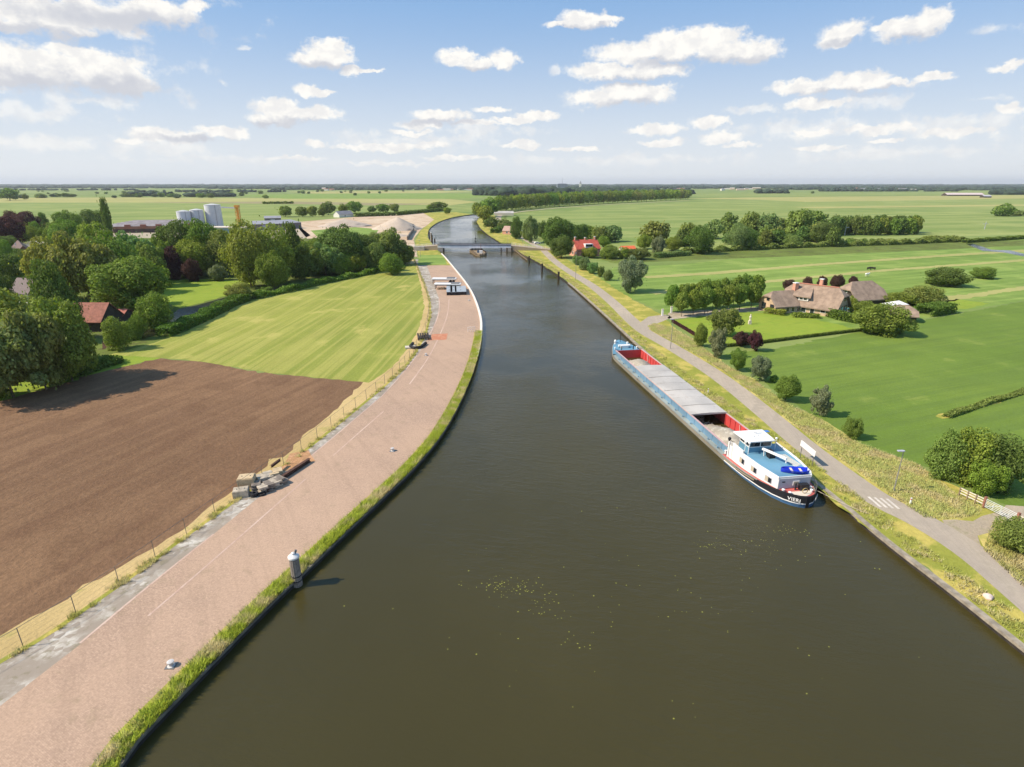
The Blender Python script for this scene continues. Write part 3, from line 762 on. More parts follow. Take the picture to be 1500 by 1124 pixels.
# filler trees inside the grove that nothing tells apart
for i in range(26):
    u = R.uniform(95, 585); v = R.uniform(372, 398) if u > 270 else R.uniform(385, 428)
    if 232 < u < 400 and v > 398: continue
    tree(u, v + 6, v - R.uniform(24, 36), R.uniform(28, 42), R.choice(['round', 'airy', 'tall']), R.choice(['dark', 'mid', 'olive', 'mid']),
         'green tree filling the left grove between the named trees, crown merging with its neighbours', 'filler trees inside the left grove')
# trees by the heaps and beyond the yard
for (u, vb, vt, w, k, c, lab) in [
 (458,318,302,13,'far','mid','small tree left of the house beyond the sand yard'),(472,318,304,11,'far','dark','dark small tree beside the small tree beyond the sand yard'),
 (418,318,302,22,'far','mid','left tree of the pair right of the silos'),(443,318,303,18,'far','dark','round dark tree of the pair right of the silos'),
 (481,315,296,25,'far','dark','big dark tree left of the house beyond the sand yard'),(503,313,299,16,'far','mid','tree behind the house beyond the sand yard'),
 (520,312,295,20,'far','mid','tall tree right of the house beyond the sand yard'),(545,312,302,14,'far','dark','low tree between the far house and the hedge'),
 (562,312,299,18,'far','mid','tree left of the middle of the dark hedge'),(578,312,299,16,'far','olive','olive tree near the middle of the dark hedge'),
 (644,308,296,22,'far','dark','dark tree at the canal bend on the left bank'),(655,314,304,12,'far','lime','small light tree at the canal bend on the left bank'),
 (630,308,300,12,'far','mid','small tree left of the dark tree at the canal bend'),(15,294,276,26,'far','mid','lone large tree far left under the horizon'),
 (38,293,284,8,'far','dark','small dark tree right of the lone large far-left tree')]:
    tree(u, vb, vt, w, k, c, lab, 'trees around the sand yard and left meadows')
def hedge(px, w, h, name, label, tint, group=None, leaf=.35, dens=9, cat='hedge', sway=.2, mat=None, top=1.0):
    """a clipped or wild hedge along a line: one leafy volume"""
    P = [G(u, v) for u, v in px]; r = np.random.RandomState(int(P[0].x * 7) & 0xffff)
    pts = []; L = 0
    V = []; 
    for a, b in zip(P, P[1:]):
        l = (b - a).length; n = int(l * dens * (w + 2 * h) / (leaf * leaf) * .16)
        d = (b - a).normalized(); nn = Vector((-d.y, d.x, 0))
        s = r.uniform(0, l, n); q = r.uniform(-h, w + h, n)
        off = np.clip(q, 0, w) - w / 2; hh = h * (1 + sway * np.sin(s * .5) * r.uniform(.3, 1, n)) * np.where(q < 0, 1 + q / h, np.where(q > w, 1 - (q - w) / h, 1))
        off += r.normal(size=n) * .06 * w; 
        X = np.array([a.x, a.y, LAND]) + s[:, None] * np.array(d) + off[:, None] * np.array(nn); X[:, 2] = LAND + np.maximum(.02, hh + r.normal(size=n) * .05 * h)
        V.append(X)
    P3 = np.vstack(V); n = len(P3)
    c0 = P3.mean(axis=0); c0[2] = LAND; P3 = P3 - c0
    nr = r.normal(size=(n, 3)) + np.array([0, 0, .6]); nr /= np.linalg.norm(nr, axis=1)[:, None]
    t = np.cross(nr, r.normal(size=(n, 3))); t /= np.linalg.norm(t, axis=1)[:, None]; b = np.cross(nr, t)
    sz = leaf * r.uniform(.5, 1, n)[:, None]; t *= sz; b *= sz
    Q = np.stack([P3 - t - b, P3 + t - b * .7, P3 + t + b, P3 - t * .7 + b], axis=1).reshape(-1, 3)
    o = link(name, np_mesh(name, Q, np.arange(4 * n).reshape(-1, 4), M_LEAF), loc=tuple(c0))
    o.color = (*GR[tint], 1)
    return tag(o, label, cat, group)
hedge([(520,318),(580,316),(650,309)], 5, 3.5, 'hedge', 'long dark hedge behind the sand yard below the far meadow', 'dark', leaf=.9)
hedge([(385,299),(430,298.5)], 8, 3, 'hedge', 'short dark hedge in the brown far meadow strip left of centre', 'dark', leaf=1.6)
# reeds along the ditch
hedge([(240,494),(268,482),(300,468),(318,458)], 3.2, 2.2, 'reed_bed', 'bright green reed bed along the ditch in front of the mown field', 'hedge', leaf=.22, cat='reeds')
hedge([(318,458),(340,447),(360,440)], 3.5, 2.2, 'reed_bed', 'reed bed continuing right of the ditch bend below the willow bush', 'hedge', leaf=.22, cat='reeds')
hedge([(372,438),(420,428),(470,416),(540,402),(588,390)], 2.6, 1.5, 'shrub_hedge', 'wild low hedge between the grove and the mown field', 'mid', leaf=.3, sway=.6)
hedge([(60,566),(110,550),(170,530)], 4, 1.6, 'bramble_hedge', 'low brambles at the foot of the left-edge trees along the brown field', 'dark', leaf=.25)
hedge([(-10,586),(15,580)], 3, 1.2, 'bramble_hedge', 'small bramble clump at the left edge by the brown field', 'mid', leaf=.22)

# --- right bank
RT = [
 (709,326,302,28,'far','lime','large light green tree at the canal bend on the right bank'),
 (716,318,290,30,'far','mid','tall tree behind the large light green one at the canal bend'),
 (700,318,297,16,'far','mid','tree at the far end of the canal water'),
 (720,336,318,22,'far','dark','dark tree on the right bank track above the bridge'),
 (738,333,321,26,'farbush','dark','dark shrub row end beside the bank track'),
 (757,350,318,18,'tall','dark','dark tree behind the pink-roofed cottage'),
 (778,356,318,24,'airy','grey','grey-green willow right of the cottage'),
 (797,350,325,22,'round','dark','dark tree behind the grey-green willow'),
 (818,368,320,44,'round','dark','big dark tree left of the red-roofed house'),
 (822,378,347,32,'round','dark','dark round tree in front of the big dark one beside the road'),
 (772,352,330,16,'bush','olive','olive bush at the right bridge ramp'),
 (843,360,330,24,'tall','dark','slim dark tree touching the big dark one'),
 (852,352,329,20,'fartall','dark','dark tree behind the red-roofed house'),
 (862,350,331,18,'fartall','mid','tree behind the right end of the red-roofed house'),
 (880,356,332,26,'fartall','olive','upright willow clump right of the red-roofed house'),
 (897,354,331,26,'fartall','grey','second upright willow clump right of the red-roofed house'),
 (884,362,346,18,'round','lime','round green garden tree at the right gable of the red-roofed house'),
 (864,378,362,22,'bush','lime','yellow-green garden bush before the red-roofed house'),
 (893,379,359,26,'bush','mid','round garden tree right of the red-roofed house'),
 (915,379,362,22,'bush','mid','green garden bush left of the orange shed'),
 (935,380,364,30,'bush','dark','dark garden bush in front of the orange shed'),
 (944,365,344,22,'round','lime','yellow-green tree behind the orange shed'),
 (963,374,346,20,'airy','silver','silvery birch right of the orange shed'),
 (958,356,325,40,'fartall','olive','broad upright willow above the orange shed'),
 (985,368,348,26,'round','mid','bright tree right of the silvery birch'),
 (845,388,374,14,'bush','grey','small grey bush by the road below the red-roofed house'),
 (856,396,376,18,'bush','grey','grey bush second along the road verge'),
 (868,401,384,16,'bush','grey','grey bush third along the road verge'),
 (880,406,390,10,'bush','dark','narrow bush fourth along the road verge'),
 (890,411,395,14,'bush','grey','round grey bush at the end of the verge bushes'),
 (923,428,378,38,'airy','silver','big grey-green pollard willow standing alone by the road'),
 (1008,360,328,30,'fartall','olive','first tall willow of the belt right of the silvery birch'),
 (1022,372,332,36,'tall','dark','dark tree in the belt left of centre'),
 (1045,350,322,26,'fartall','grey','grey tree in the belt behind the dark one'),
 (1065,348,312,30,'fartall','olive','tall pale willow in the middle of the belt'),
 (1078,366,328,30,'tall','grey','grey-green tree in the belt in front of the tall pale willow'),
 (1092,366,334,26,'tall','dark','dark pointed tree right of the grey-green one in the belt'),
 (1100,345,312,30,'fartall','olive','tall willow group left of the power pole'),
 (1125,346,314,34,'fartall','grey','tall grey willow behind the power pole'),
 (1138,346,320,26,'fartall','olive','smaller willow right of the power pole'),
 (1168,350,308,40,'fartall','olive','broad tall willow where the belt is widest'),
 (1192,346,310,40,'fartall','olive','second broad tall willow, right of the widest one'),
 (1205,357,327,36,'round','dark','dark rounded tree in front of the second broad willow'),
 (1160,362,344,26,'bush','olive','olive bush left of the dark rounded tree'),
 (1118,358,346,28,'bush','olive','low olive bush under the power pole'),
 (1222,345,318,24,'fartall','dark','dark tree at the left end of the straight wood'),
 (1382,418,392,54,'bush','dark','large dark round bush standing alone in the pasture behind the barn'),
 (1440,408,391,30,'bush','mid','smaller round bush alone in the pasture, right of the large one'),
 (1471,317,297,26,'farbush','mid','round tree alone in the far meadow at the right'),
 (1492,316,308,24,'farbush','dark','dark low bush at the right edge beside the far round tree'),
 (1290,488,444,72,'bush','mid','large spreading bush right of the farmhouse lawn'),
 (1262,464,440,34,'bush','mid','green bush between the farmhouse hedge and the large spreading bush'),
 (1318,446,428,44,'bush','lime','light green garden trees behind the white parasols'),
 (1350,446,418,50,'bush','olive','loose olive bush right of the white parasols'),
 (1243,456,435,20,'airy','lime','small light tree at the pool beside the farmhouse'),
 (1060,492,452,42,'airy','olive','dense grey-green tree standing on the left part of the lawn'),
 (1025,508,475,18,'tall','mid','pointed dark green tree between road and lawn'),
 (1050,524,482,26,'airy','silver','silvery willow in front of the lawn tree'),
 (1086,508,486,22,'airy','purple','left purple-leaved tree at the lawn corner'),
 (1104,514,486,20,'airy','purple','right purple-leaved tree at the lawn corner'),
 (1080,543,512,22,'round','mid','green pollard below the silvery willow'),
 (1112,558,522,28,'airy','silver','silvery pollard willow at the edge of the pasture'),
 (1150,587,550,32,'round','mid','dark green round tree between two silvery pollards'),
 (1200,609,568,28,'airy','silver','silvery pollard willow right of the dark green round tree'),
 (1247,642,612,24,'bush','mid','small green bush on the rough bank left of the street lamp'),
 (1132,560,548,12,'farbush','mid','very small bush beside the silvery pollard willow'),
 (1385,700,632,52,'bush','olive','pale left part tree of the large thicket beside the gate'),
 (1418,705,628,66,'bush','mid','dark middle tree of the large thicket beside the gate'),
 (1452,712,636,66,'bush','dark','dark green right tree of the large thicket beside the gate'),
 (1438,722,674,44,'bush','lime','bright green bush in front of the large thicket beside the gate'),
 (1482,805,762,50,'bush','olive','brownish green scrub at the right edge below the gate'),
]
for a in RT: tree(*a, group='trees and bushes on the right bank')
for i, u in enumerate((1128, 1148, 1168, 1186, 1207)):
    pass
for u, vb, vt, w, lab in [(1155,425,410,17,'purple garden tree behind the left roof wing'),(1182,424,406,13,'small purple tree behind the left chimney'),
                         (1203,423,405,13,'purple tree behind the right chimney'),(1224,424,403,18,'purple tree between farmhouse and barn'),(1249,420,405,13,'purple tree at the barn roof ridge')]:
    tree(u, vb, vt, w, 'round', 'purple', lab, 'purple trees behind the farmhouse')
# lime trees along the farmhouse drive
k = 0
for j, (ua, va, ub_, vb_) in enumerate([(983,458,1105,443), (998,464,1100,452)]):
    n = 9 if j == 0 else 7
    for i in range(n):
        f = i / (n - 1); u = ua + (ub_ - ua) * f; v = va + (vb_ - va) * f
        pos = ['rear', 'front'][j]
        tree(u, v, v - 41 + 3 * j + R.uniform(-2, 2), 22 + R.uniform(-2, 2), 'row', 'mid',
             'clear-trunked lime tree number %d from the road in the %s row along the farmhouse drive' % (i + 1, pos), 'lime trees along the farmhouse drive')
# straight wood at the right end of the belt
for i in range(26):
    u = 1222 + (i % 13) * 9.6 + R.uniform(-2, 2); v = 341 + (i // 13) * 3 + R.uniform(-1, 1)
    tree(u, v, v - 23 - R.uniform(0, 3), 17, 'fartall', R.choice(['dark', 'mid', 'dark']), 'dark leafy tree in the straight wood at the right end of the tree belt', 'trees of the straight wood')
for i in range(22):
    u = R.choice([R.uniform(930, 1150), R.uniform(1150, 1230)]); v = R.uniform(348, 362)
    tree(u, v, v - R.uniform(14, 28), R.uniform(16, 26), R.choice(['fartall', 'farbush']), R.choice(['olive', 'mid', 'dark', 'grey']),
         'willow or shrub filling the tree belt beyond the lush pasture', 'filler trees of the right tree belt')
for i in range(14):
    u = 1228 + i * 13 + R.uniform(-4, 4) if i < 8 else 1360 + (i - 8) * 9
    tree(u, 357 - (i > 7) * 3 + R.uniform(-1, 1), 349 - (i > 7) * 4, R.uniform(14, 24), 'farbush', R.choice(['olive', 'olive', 'mid']), 'low olive scrub bush before the straight wood', 'scrub before the straight wood')
hedge([(1000,372),(1100,366),(1200,362),(1300,359),(1412,354)], 3, 2.0, 'reed_bed', 'long reed belt along the ditch behind the lush pasture', 'olive', leaf=.4, cat='reeds', sway=.7)
hedge([(1412,356),(1500,350),(1620,344)], 3, 2.0, 'reed_bed', 'reed belt at the right edge beyond the small ditch', 'hedge', leaf=.4, cat='reeds')
hedge([(960,378),(1010,374)], 3, 2.2, 'reed_bed', 'short reeds beside the silvery birch garden', 'grey', leaf=.3, cat='reeds')
hedge([(1208,462),(1230,469),(1256,474)], 1.6, 2.4, 'clipped_hedge', 'clipped green hedge at the right gable of the farmhouse', 'hedge', leaf=.2, sway=0)
hedge([(1352,462),(1386,456)], 5.0, 2.6, 'clipped_hedge', 'square clipped hedge right of the small thatched shed', 'hedge', leaf=.22, sway=0)
hedge([(1120,458),(1150,462)], 2.5, 1.3, 'border_shrubs', 'flowering low shrubs under the left wing of the farmhouse', 'yel', leaf=.2, cat='shrubs')
hedge([(1160,464),(1200,466)], 2.0, 1.0, 'border_shrubs', 'low shrubs in front of the farmhouse terrace', 'mid', leaf=.2, cat='shrubs')
hedge([(1385,612),(1440,593),(1520,569)], 1.0, .5, 'ditch_reeds', 'thin line of reeds marking the ditch in the pasture at the right edge', 'olive', leaf=.15, cat='reeds', sway=.6)
hedge([(1058,509),(1110,504),(1180,495),(1262,485)], .5, .7, 'box_hedge', 'thin low hedge line closing the lawn from the pasture', 'dark', leaf=.12, sway=0)
hedge([(985,472),(1010,487),(1030,500)], .5, .7, 'box_hedge', 'thin low brown hedge line at the road side of the lawn', 'purple', leaf=.12, sway=0)
hedge([(722,342),(740,335),(762,330)], 4, 3, 'shrub_hedge', 'dark shrub row beside the bank track beyond the bridge', 'dark', leaf=.5)
# avenue of trees behind the canal bend (two rows)
AV = [(728,311),(800,303.5),(870,299),(940,295.5),(1004,292.5)]
def along(pts, f):
    L = [math.dist(a, b) for a, b in zip(pts, pts[1:])]; t = f * sum(L)
    for l, a, b in zip(L, pts, pts[1:]):
        if t <= l: return (a[0] + (b[0] - a[0]) * t / l, a[1] + (b[1] - a[1]) * t / l)
        t -= l
    return pts[-1]
for i in range(40):
    f = i / 39; u, v = along(AV, f)
    tree(u + R.uniform(-1, 1), v, v - (22 - 8 * f) + R.uniform(-1, 1), 15 - 3 * f, 'far', R.choice(['mid', 'lime', 'mid', 'olive']), 'tree in the front row of the avenue curving away right of the canal bend', 'front row of the avenue')
for i in range(30):
    f = i / 29; u, v = along(AV, f)
    tree(u + 4, v - 2.2 - f, v - (24 - 9 * f) + R.uniform(-1, 1), 15 - 3 * f, 'far', R.choice(['mid', 'dark', 'mid']), 'tree in the back row of the avenue curving away right of the canal bend', 'back row of the avenue')
# scattered far trees, small in the picture: one mesh each
FARM = {}
def far_single(u, vb, h, w, tint):
    key = R.randrange(3)
    if key not in FARM:
        FARM[key] = PROTO['farbush'][0][key % 2] if key < 2 else PROTO['far'][0][0]
    p = G(u, vb)
    o = link('tree', FARM[key], loc=p); o.scale = (w, w, h); o.rotation_euler = (0, 0, R.uniform(0, 6))
    o.color = (*GR[tint], 1)
    return tag(o, 'small distant tree scattered over the hedged meadows under the horizon', 'tree', 'scattered trees under the horizon')
for i in range(70):
    band = R.choice([(290.5, 0, 420), (284, 0, 520), (281, 0, 640), (289, 60, 260), (287.5, 270, 360)])
    u = R.uniform(band[1], band[2]); s = R.uniform(.6, 1.3)
    far_single(u, band[0] + R.uniform(-.4, .4), 10 * s, 17 * s, R.choice(['mid', 'dark', 'blue']))
for (u, v) in [(438,283),(452,284),(500,283),(514,283),(540,283.5),(556,283.5),(520,287),(985,286),(1190,284)]:
    far_single(u, v, 9, 14, 'dark')

# far woods as one mass: thousands of crowns in bands towards the horizon
def far_woods():
    r = np.random.RandomState(5)
    bm = bmesh.new(); bmesh.ops.create_icosphere(bm, subdivisions=2, radius=1.0)
    bv = np.array([v.co[:] for v in bm.verts]); bf = np.array([[v.index for v in f.verts] for f in bm.faces]); bm.free()
    VV = []; FF = []; cnt = 0
    def put(x, y, w, h):
        nonlocal cnt
        v = bv * (1 + .22 * r.normal(size=(len(bv), 1)))
        v = v * np.array([w, w, h * .55]) + np.array([x, y, LAND + h * .45])
        VV.append(v); FF.append(bf + cnt * len(bv)); cnt += 1
    bands = [ # u0,u1,v,depth px,count,height
        (700,832,286,1.0,120,22),(-400,1900,271.8,.4,500,24),(-400,1900,273,.6,800,22),(-400,1900,274.6,.6,700,17),(600,1000,276,.8,130,18),(-400,700,275.8,.4,260,15),
        (400,470,278,.5,30,14),(480,705,278.2,.5,110,15),(300,480,276.8,.3,60,14),(1000,1900,276.3,.5,380,15),(1110,1152,283.2,.5,46,14),(830,940,281,.8,90,18),(940,1010,284,.7,50,16),
        (1200,1400,280.5,.3,60,12),(1452,1500,284,1.5,40,14),(1500,1900,284,2,120,14),(190,250,287.4,.3,26,12),(270,340,288.3,.4,40,12),
        (0,200,279,.3,30,10),(200,420,281.5,.3,36,10),(-400,0,283,1.5,120,12),(1150,1300,278,.4,70,14),(1300,1500,278.5,.5,80,14),(780,960,285.5,1.2,80,18)]
    for (u0, u1, v, dv, n, h) in bands:
        for _ in range(n):
            u = r.uniform(u0, u1); p = G(u, v + r.uniform(-dv, dv))
            put(p.x, p.y, h * r.uniform(.6, 1.5) * max(1, p.y / 2600), h * r.uniform(.75, 1.15))
    m = np_mesh('far_woods', np.vstack(VV), np.vstack(FF), simple('far_foliage', (.028, .05, .024), .95, var=.45, scale=.03))
    tag(link('far_woods', m), 'continuous dark woods along the whole horizon', 'woods', kind='stuff')
far_woods()

# ------------------------------------------------------------------ grasses (uncountable)
def in_poly(P, poly):
    x, y = P[:, 0], P[:, 1]; ins = np.zeros(len(P), bool); j = len(poly) - 1
    for i in range(len(poly)):
        xi, yi = poly[i][0], poly[i][1]; xj, yj = poly[j][0], poly[j][1]
        c = ((yi > y) != (yj > y)) & (x < (xj - xi) * (y - yi) / (yj - yi + 1e-12) + xi)
        ins ^= c; j = i
    return ins
def grass_on(poly, n, h, w, name, label, tint, seed=1, clump=.6, z=LAND):
    r = np.random.RandomState(seed)
    poly = [(p[0], p[1]) for p in poly]; A = np.array(poly)
    lo, hi = A.min(0), A.max(0); P = []
    got = 0
    cc = r.uniform(lo, hi, size=(max(8, n // 3), 2)); cc = cc[in_poly(cc, poly)]
    ids = r.randint(0, len(cc), n)
    P = cc[ids] + r.normal(size=(n, 2)) * clump
    P = P[in_poly(P, poly)]
    n = len(P)
    hs = h * r.uniform(.45, 1.2, n) * (0.6 + 0.8 * r.rand(len(cc)))[ids[:n]]
    an = r.uniform(0, math.pi * 2, n); le = r.uniform(0.3, 1.1, n)
    dx = np.cos(an); dy = np.sin(an); ww = w * r.uniform(.6, 1.4, n)
    B = np.column_stack([P, np.full(n, z)])
    side = np.column_stack([-dy * ww, dx * ww, np.zeros(n)])
    T = B + np.column_stack([dx * le * hs, dy * le * hs, hs])
    V = np.stack([B + side, B - side, T], axis=1).reshape(-1, 3)
    m = np_mesh(name, V, np.arange(3 * n).reshape(-1, 3), M_GRASSBLADE)
    o = link(name, m); o.color = (*tint, 1)
    return tag(o, label, 'grass', kind='stuff')
def blade_mat():
    m, t, b = base_mat('grass_blades')
    oi = N(t, 'ShaderNodeObjectInfo'); ge = N(t, 'ShaderNodeNewGeometry'); c = N(t, 'ShaderNodeTexCoord')
    n = noise(t, c.outputs['Object'], .35, 4, .6)
    dry = mixc(t, sstep(t, n, .42, .62), oi.outputs['Color'], (.74, .63, .31))
    cb = N(t, 'ShaderNodeCombineXYZ'); v = mth(t, 'MULTIPLY_ADD', ge.outputs['Random Per Island'], .7, .65)
    for i in range(3): t.links.new(v, cb.inputs[i])
    col = mixc(t, 1.0, dry, cb.outputs[0], 'MULTIPLY')
    t.links.new(col, b.inputs['Base Color']); b.inputs['Roughness'].default_value = .8; b.inputs['Specular IOR Level'].default_value = .1
    up = N(t, 'ShaderNodeCombineXYZ'); up.inputs[2].default_value = 1
    t.links.new(up.outputs[0], b.inputs['Normal'])
    tr = N(t, 'ShaderNodeBsdfTranslucent'); t.links.new(col, tr.inputs['Color'])
    mx = N(t, 'ShaderNodeMixShader'); mx.inputs[0].default_value = .3
    t.links.new(b.outputs[0], mx.inputs[1]); t.links.new(tr.outputs[0], mx.inputs[2]); t.links.new(mx.outputs[0], t.nodes['Material Output'].inputs['Surface'])
    return m
M_GRASSBLADE = blade_mat()
def strip_poly(P, d0, d1): return offset_line(P, d0) + offset_line(P, d1)[::-1]
qe = [p for p in LBs if -5 < p.y < 150]
grass_on(strip_poly(qe, .25, -1.3), 110000, .5, .035, 'quay_edge_grass', 'tall green-gold grass tufts lining the left quay edge', (.46, .54, .06), 3, .2, z=LAND + .08)
grass_on(strip_poly(smooth_line([p for p in FENCE_W if p.y > 10], 1), -.3, .8), 22000, .4, .03, 'fence_weeds', 'dry weeds along the foot of the chain fence', (.5, .48, .13), 4, .22)
grass_on([G(u, v) for u, v in rough_px], 80000, .3, .035, 'wild_grass', 'rough yellow wild grass between the road and the pasture', (.60, .62, .2), 5, .4)
grass_on([G(u, v) for u, v in [(1440,805),(1500,862),(1640,960),(1700,900),(1500,765),(1455,764)]], 20000, .45, .035, 'wild_grass', 'wild grass clump at the right edge below the gate', (.55, .53, .17), 6, .3)
rb = [p for p in RBs if 5 < p.y < 330]
grass_on(strip_poly(rb, .5, 3.2), 60000, .28, .035, 'bank_grass_tufts', 'golden green tufts along the right canal bank', (.52, .54, .13), 7, .3)
# leaves and duckweed floating on the water
def floaters():
    r = np.random.RandomState(9); P = []
    for (u, v, su, sv, n) in [(745,858,26,7,90),(800,890,14,10,26),(1040,798,14,3,26),(1150,776,14,4,24),(1100,800,50,14,50),(900,900,200,60,60),(1000,850,120,30,40),(840,935,12,8,10)]:
        for _ in range(n): P.append(G(r.normal(u, su), r.normal(v, sv), .412))
    V = []; F = []
    for i, p in enumerate(P):
        s = r.uniform(.02, .065); a = r.uniform(0, 6.28); k = 6
        V += [(p.x + s * math.cos(a + j * 1.047) * (1.3 if j % 2 else 1), p.y + s * math.sin(a + j * 1.047), p.z) for j in range(k)]
        F.append(list(range(i * k, i * k + k)))
    tag(link('floating_leaves', np_mesh('floating_leaves', V, F, simple('leaf_litter', S(150, 150, 60), .7, var=.4, scale=.4))), 'small yellow-green leaves and duckweed floating on the canal', 'leaves', kind='stuff')
floaters()

# ------------------------------------------------------------------ the moored barge
def plain(name, col, rough=.5, var=.1, scale=1.5, **kw): return simple(name, col, rough, var=var, scale=scale, **kw)
def worn(name, col, rust, amt=.5, rough=.5, sc=.9, stretch=(1, .25, 3)):
    m, t, b = base_mat(name); c = N(t, 'ShaderNodeTexCoord'); P = c.outputs['Object']
    n1 = noise(t, P, sc, 6, .7); n2 = noise(t, P, sc * 2.2, 5, .7, stretch=stretch); n3 = noise(t, P, sc * .3, 3, .5)
    col2 = mixc(t, sstep(t, n3, .35, .65), tuple(x * .86 for x in col), tuple(min(1, x * 1.08) for x in col))
    col2 = mixc(t, mth(t, 'MULTIPLY', sstep(t, n1, .58, .72), amt), col2, rust)
    col2 = mixc(t, mth(t, 'MULTIPLY', sstep(t, n2, .56, .72), amt * .7), col2, tuple(x * .6 for x in rust))
    t.links.new(col2, b.inputs['Base Color']); b.inputs['Roughness'].default_value = rough; b.inputs['Specular IOR Level'].default_value = .35
    return m
P_WHITE = plain('white_paint', S(236, 232, 226), .35, var=.04)
P_BLUE = worn('deck_blue', S(104, 148, 170), S(134, 158, 168), .5, .45)
P_COAM = worn('coaming_blue', S(112, 144, 166), S(128, 108, 92), .6, .5)
P_RED = worn('hold_red', S(196, 72, 68), S(130, 62, 52), .8, .6)
P_DECKRED = worn('deck_red', S(192, 96, 88), S(150, 110, 96), .7, .6)
P_HULL = worn('hull_grey', S(140, 138, 130), S(96, 72, 56), .9, .6)
P_SIDEDECK = worn('sidedeck', S(150, 158, 152), S(128, 110, 92), .7, .7)
P_BEIGE = worn('strake_beige', S(150, 138, 116), S(84, 66, 50), .9, .7)
P_BLACK = worn('black_paint', S(38, 38, 42), S(80, 64, 54), .5, .5)
P_DKBLUE = worn('boot_blue', S(62, 96, 130), S(74, 76, 66), .8, .5)
P_COVER = worn('hatch_aluminium', S(188, 180, 170), S(160, 142, 126), .6, .5, .6)
P_GLASS = simple('dark_glass', S(40, 46, 52), .08, var=.3, scale=.8, spec=.8)
P_CREAM = plain('blind_cream', S(190, 176, 150), .6)
P_RUST = plain('hold_floor', S(120, 84, 66), .8, var=.3)
P_GREY = plain('grey_paint_and_shade', S(176, 176, 184), .5, var=.06)  # grey parts, and the painted shade on the barge's rear wall
P_PALE = plain('pale_tarpaulin', S(214, 200, 182), .7, var=.08)
P_BRIGHTBLUE = plain('dinghy_blue', S(34, 56, 190), .3, var=.1)
P_STEEL = plain('dull_steel', S(120, 118, 116), .5, var=.2, metal=.3)
M_GRAV = ground('gravel', S(172,162,146), S(156,147,132), S(186,178,162), big=.3, mid=1.2, fine=9, fine_amt=.4, bump=.08)

BARGE = empty('cargo_barge', (36.15, 60.8, .25), math.atan(.15), 'long loaded inland barge moored at the right bank, white cabin aft, pale hatch cover amidships', 'barge')
HS = [(0,.2,1.75),(.3,.95,1.72),(.8,1.55,1.68),(1.6,2.15,1.62),(3,2.8,1.5),(5,3.35,1.35),(8,3.75,1.15),(11,3.92,1.0),(14,3.95,.9),(62,3.95,.9),(64.5,3.75,1.05),(67,3.05,1.5),(69,2.3,1.85),(70.6,1.4,2.1),(71.6,.6,2.25),(72,.12,2.3)]
def hb(s, j):
    for a, b in zip(HS, HS[1:]):
        if a[0] <= s <= b[0]: f = (s - a[0]) / (b[0] - a[0]); return a[j] + (b[j] - a[j]) * f
    return HS[-1][j]
def stations(s0, s1, step=1.0):
    st = [s0] + [h[0] for h in HS if s0 < h[0] < s1] + [s1]; out = []
    for a, b in zip(st, st[1:]):
        n = max(1, int((b - a) / max(step, 6 if a >= 14 and b <= 62 else step))); out += [a + (b - a) * i / n for i in range(n)]
    return out + [s1]
def skirt(name, s0, s1, z0, z1, off, mat, step=.8, sides=(-1, 1), th=.05):
    m = MB()
    for sd in sides:
        st = stations(s0, s1, step); vs = []
        for s in st:
            b = hb(s, 1) + off; za = z0(s); zb = z1(s)
            k = .93 if za < 0.2 else 1
            vs += [(sd * b * k, s, za), (sd * (b - th), s, za), (sd * (b - th), s, zb), (sd * b, s, zb)]
        n = len(st); fs = []
        for i in range(n - 1):
            q = 4 * i
            for a in range(4): fs.append((q + a, q + (a+1) % 4, q + 4 + (a+1) % 4, q + 4 + a))
        fs += [(0,1,2,3), (4*n-1, 4*n-2, 4*n-3, 4*n-4)]
        m.add(vs, fs)
    return m.build(name, mat, BARGE)
zg = lambda s: hb(s, 2)
hull = skirt('hull', 0, 72, lambda s: -.8, lambda s: zg(s), 0, P_HULL, th=.12)
# closed stem and stern plates
MB().box(-.22, .22, -.05, .12, -.8, 1.75).build('stern_post', P_BLACK, BARGE); MB().box(-.14, .14, 71.9, 72.1, -.8, 2.35).build('stem', P_BLACK, BARGE)
def deck(name, s0, s1, z, mat, inner=0.0, sides=(-1, 1)):
    m = MB(); st = stations(s0, s1, .8)
    if inner:
        for sd in sides:
            vs = []
            for s in st: vs += [(sd * (hb(s, 1) - .06), s, z(s)), (sd * inner, s, z(s))]
            m.add(vs, [(2*i, 2*i+1, 2*i+3, 2*i+2) for i in range(len(st)-1)])
    else:
        vs = []
        for s in st: vs += [(-(hb(s, 1) - .06), s, z(s)), (hb(s, 1) - .06, s, z(s))]
        m.add(vs, [(2*i, 2*i+1, 2*i+3, 2*i+2) for i in range(len(st)-1)])
    return m.build(name, mat, BARGE)
deck('aft_deck', .1, 14, lambda s: zg(s) - (.3 if s < 2.8 else .02), P_DECKRED)
deck('side_deck', 14, 64.5, lambda s: zg(s) - .03, P_SIDEDECK, inner=3.02)
deck('fore_deck', 64.5, 71.9, lambda s: zg(s) + .15, P_BLUE)
skirt('rubbing_strake', 6, 71, lambda s: zg(s) - .34, lambda s: zg(s) - .16, .09, P_BEIGE)
skirt('boot_stripe', 0, 13, lambda s: -.2, lambda s: .62 - .02 * s, .02, P_DKBLUE)
skirt('white_line', 0, 13, lambda s: .62 - .02 * s, lambda s: .76 - .02 * s, .03, P_WHITE)
skirt('black_band', 0, 10, lambda s: .76 - .02 * s, lambda s: zg(s) - .1, .02, P_BLACK)
skirt('gunwale', 5.5, 66, lambda s: zg(s) - .06, lambda s: zg(s) + .04, .05, P_HULL, th=.14)
skirt('stern_gunwale', 0, 5.5, lambda s: zg(s) - .06, lambda s: zg(s) + .06, .05, P_BLACK, th=.14)
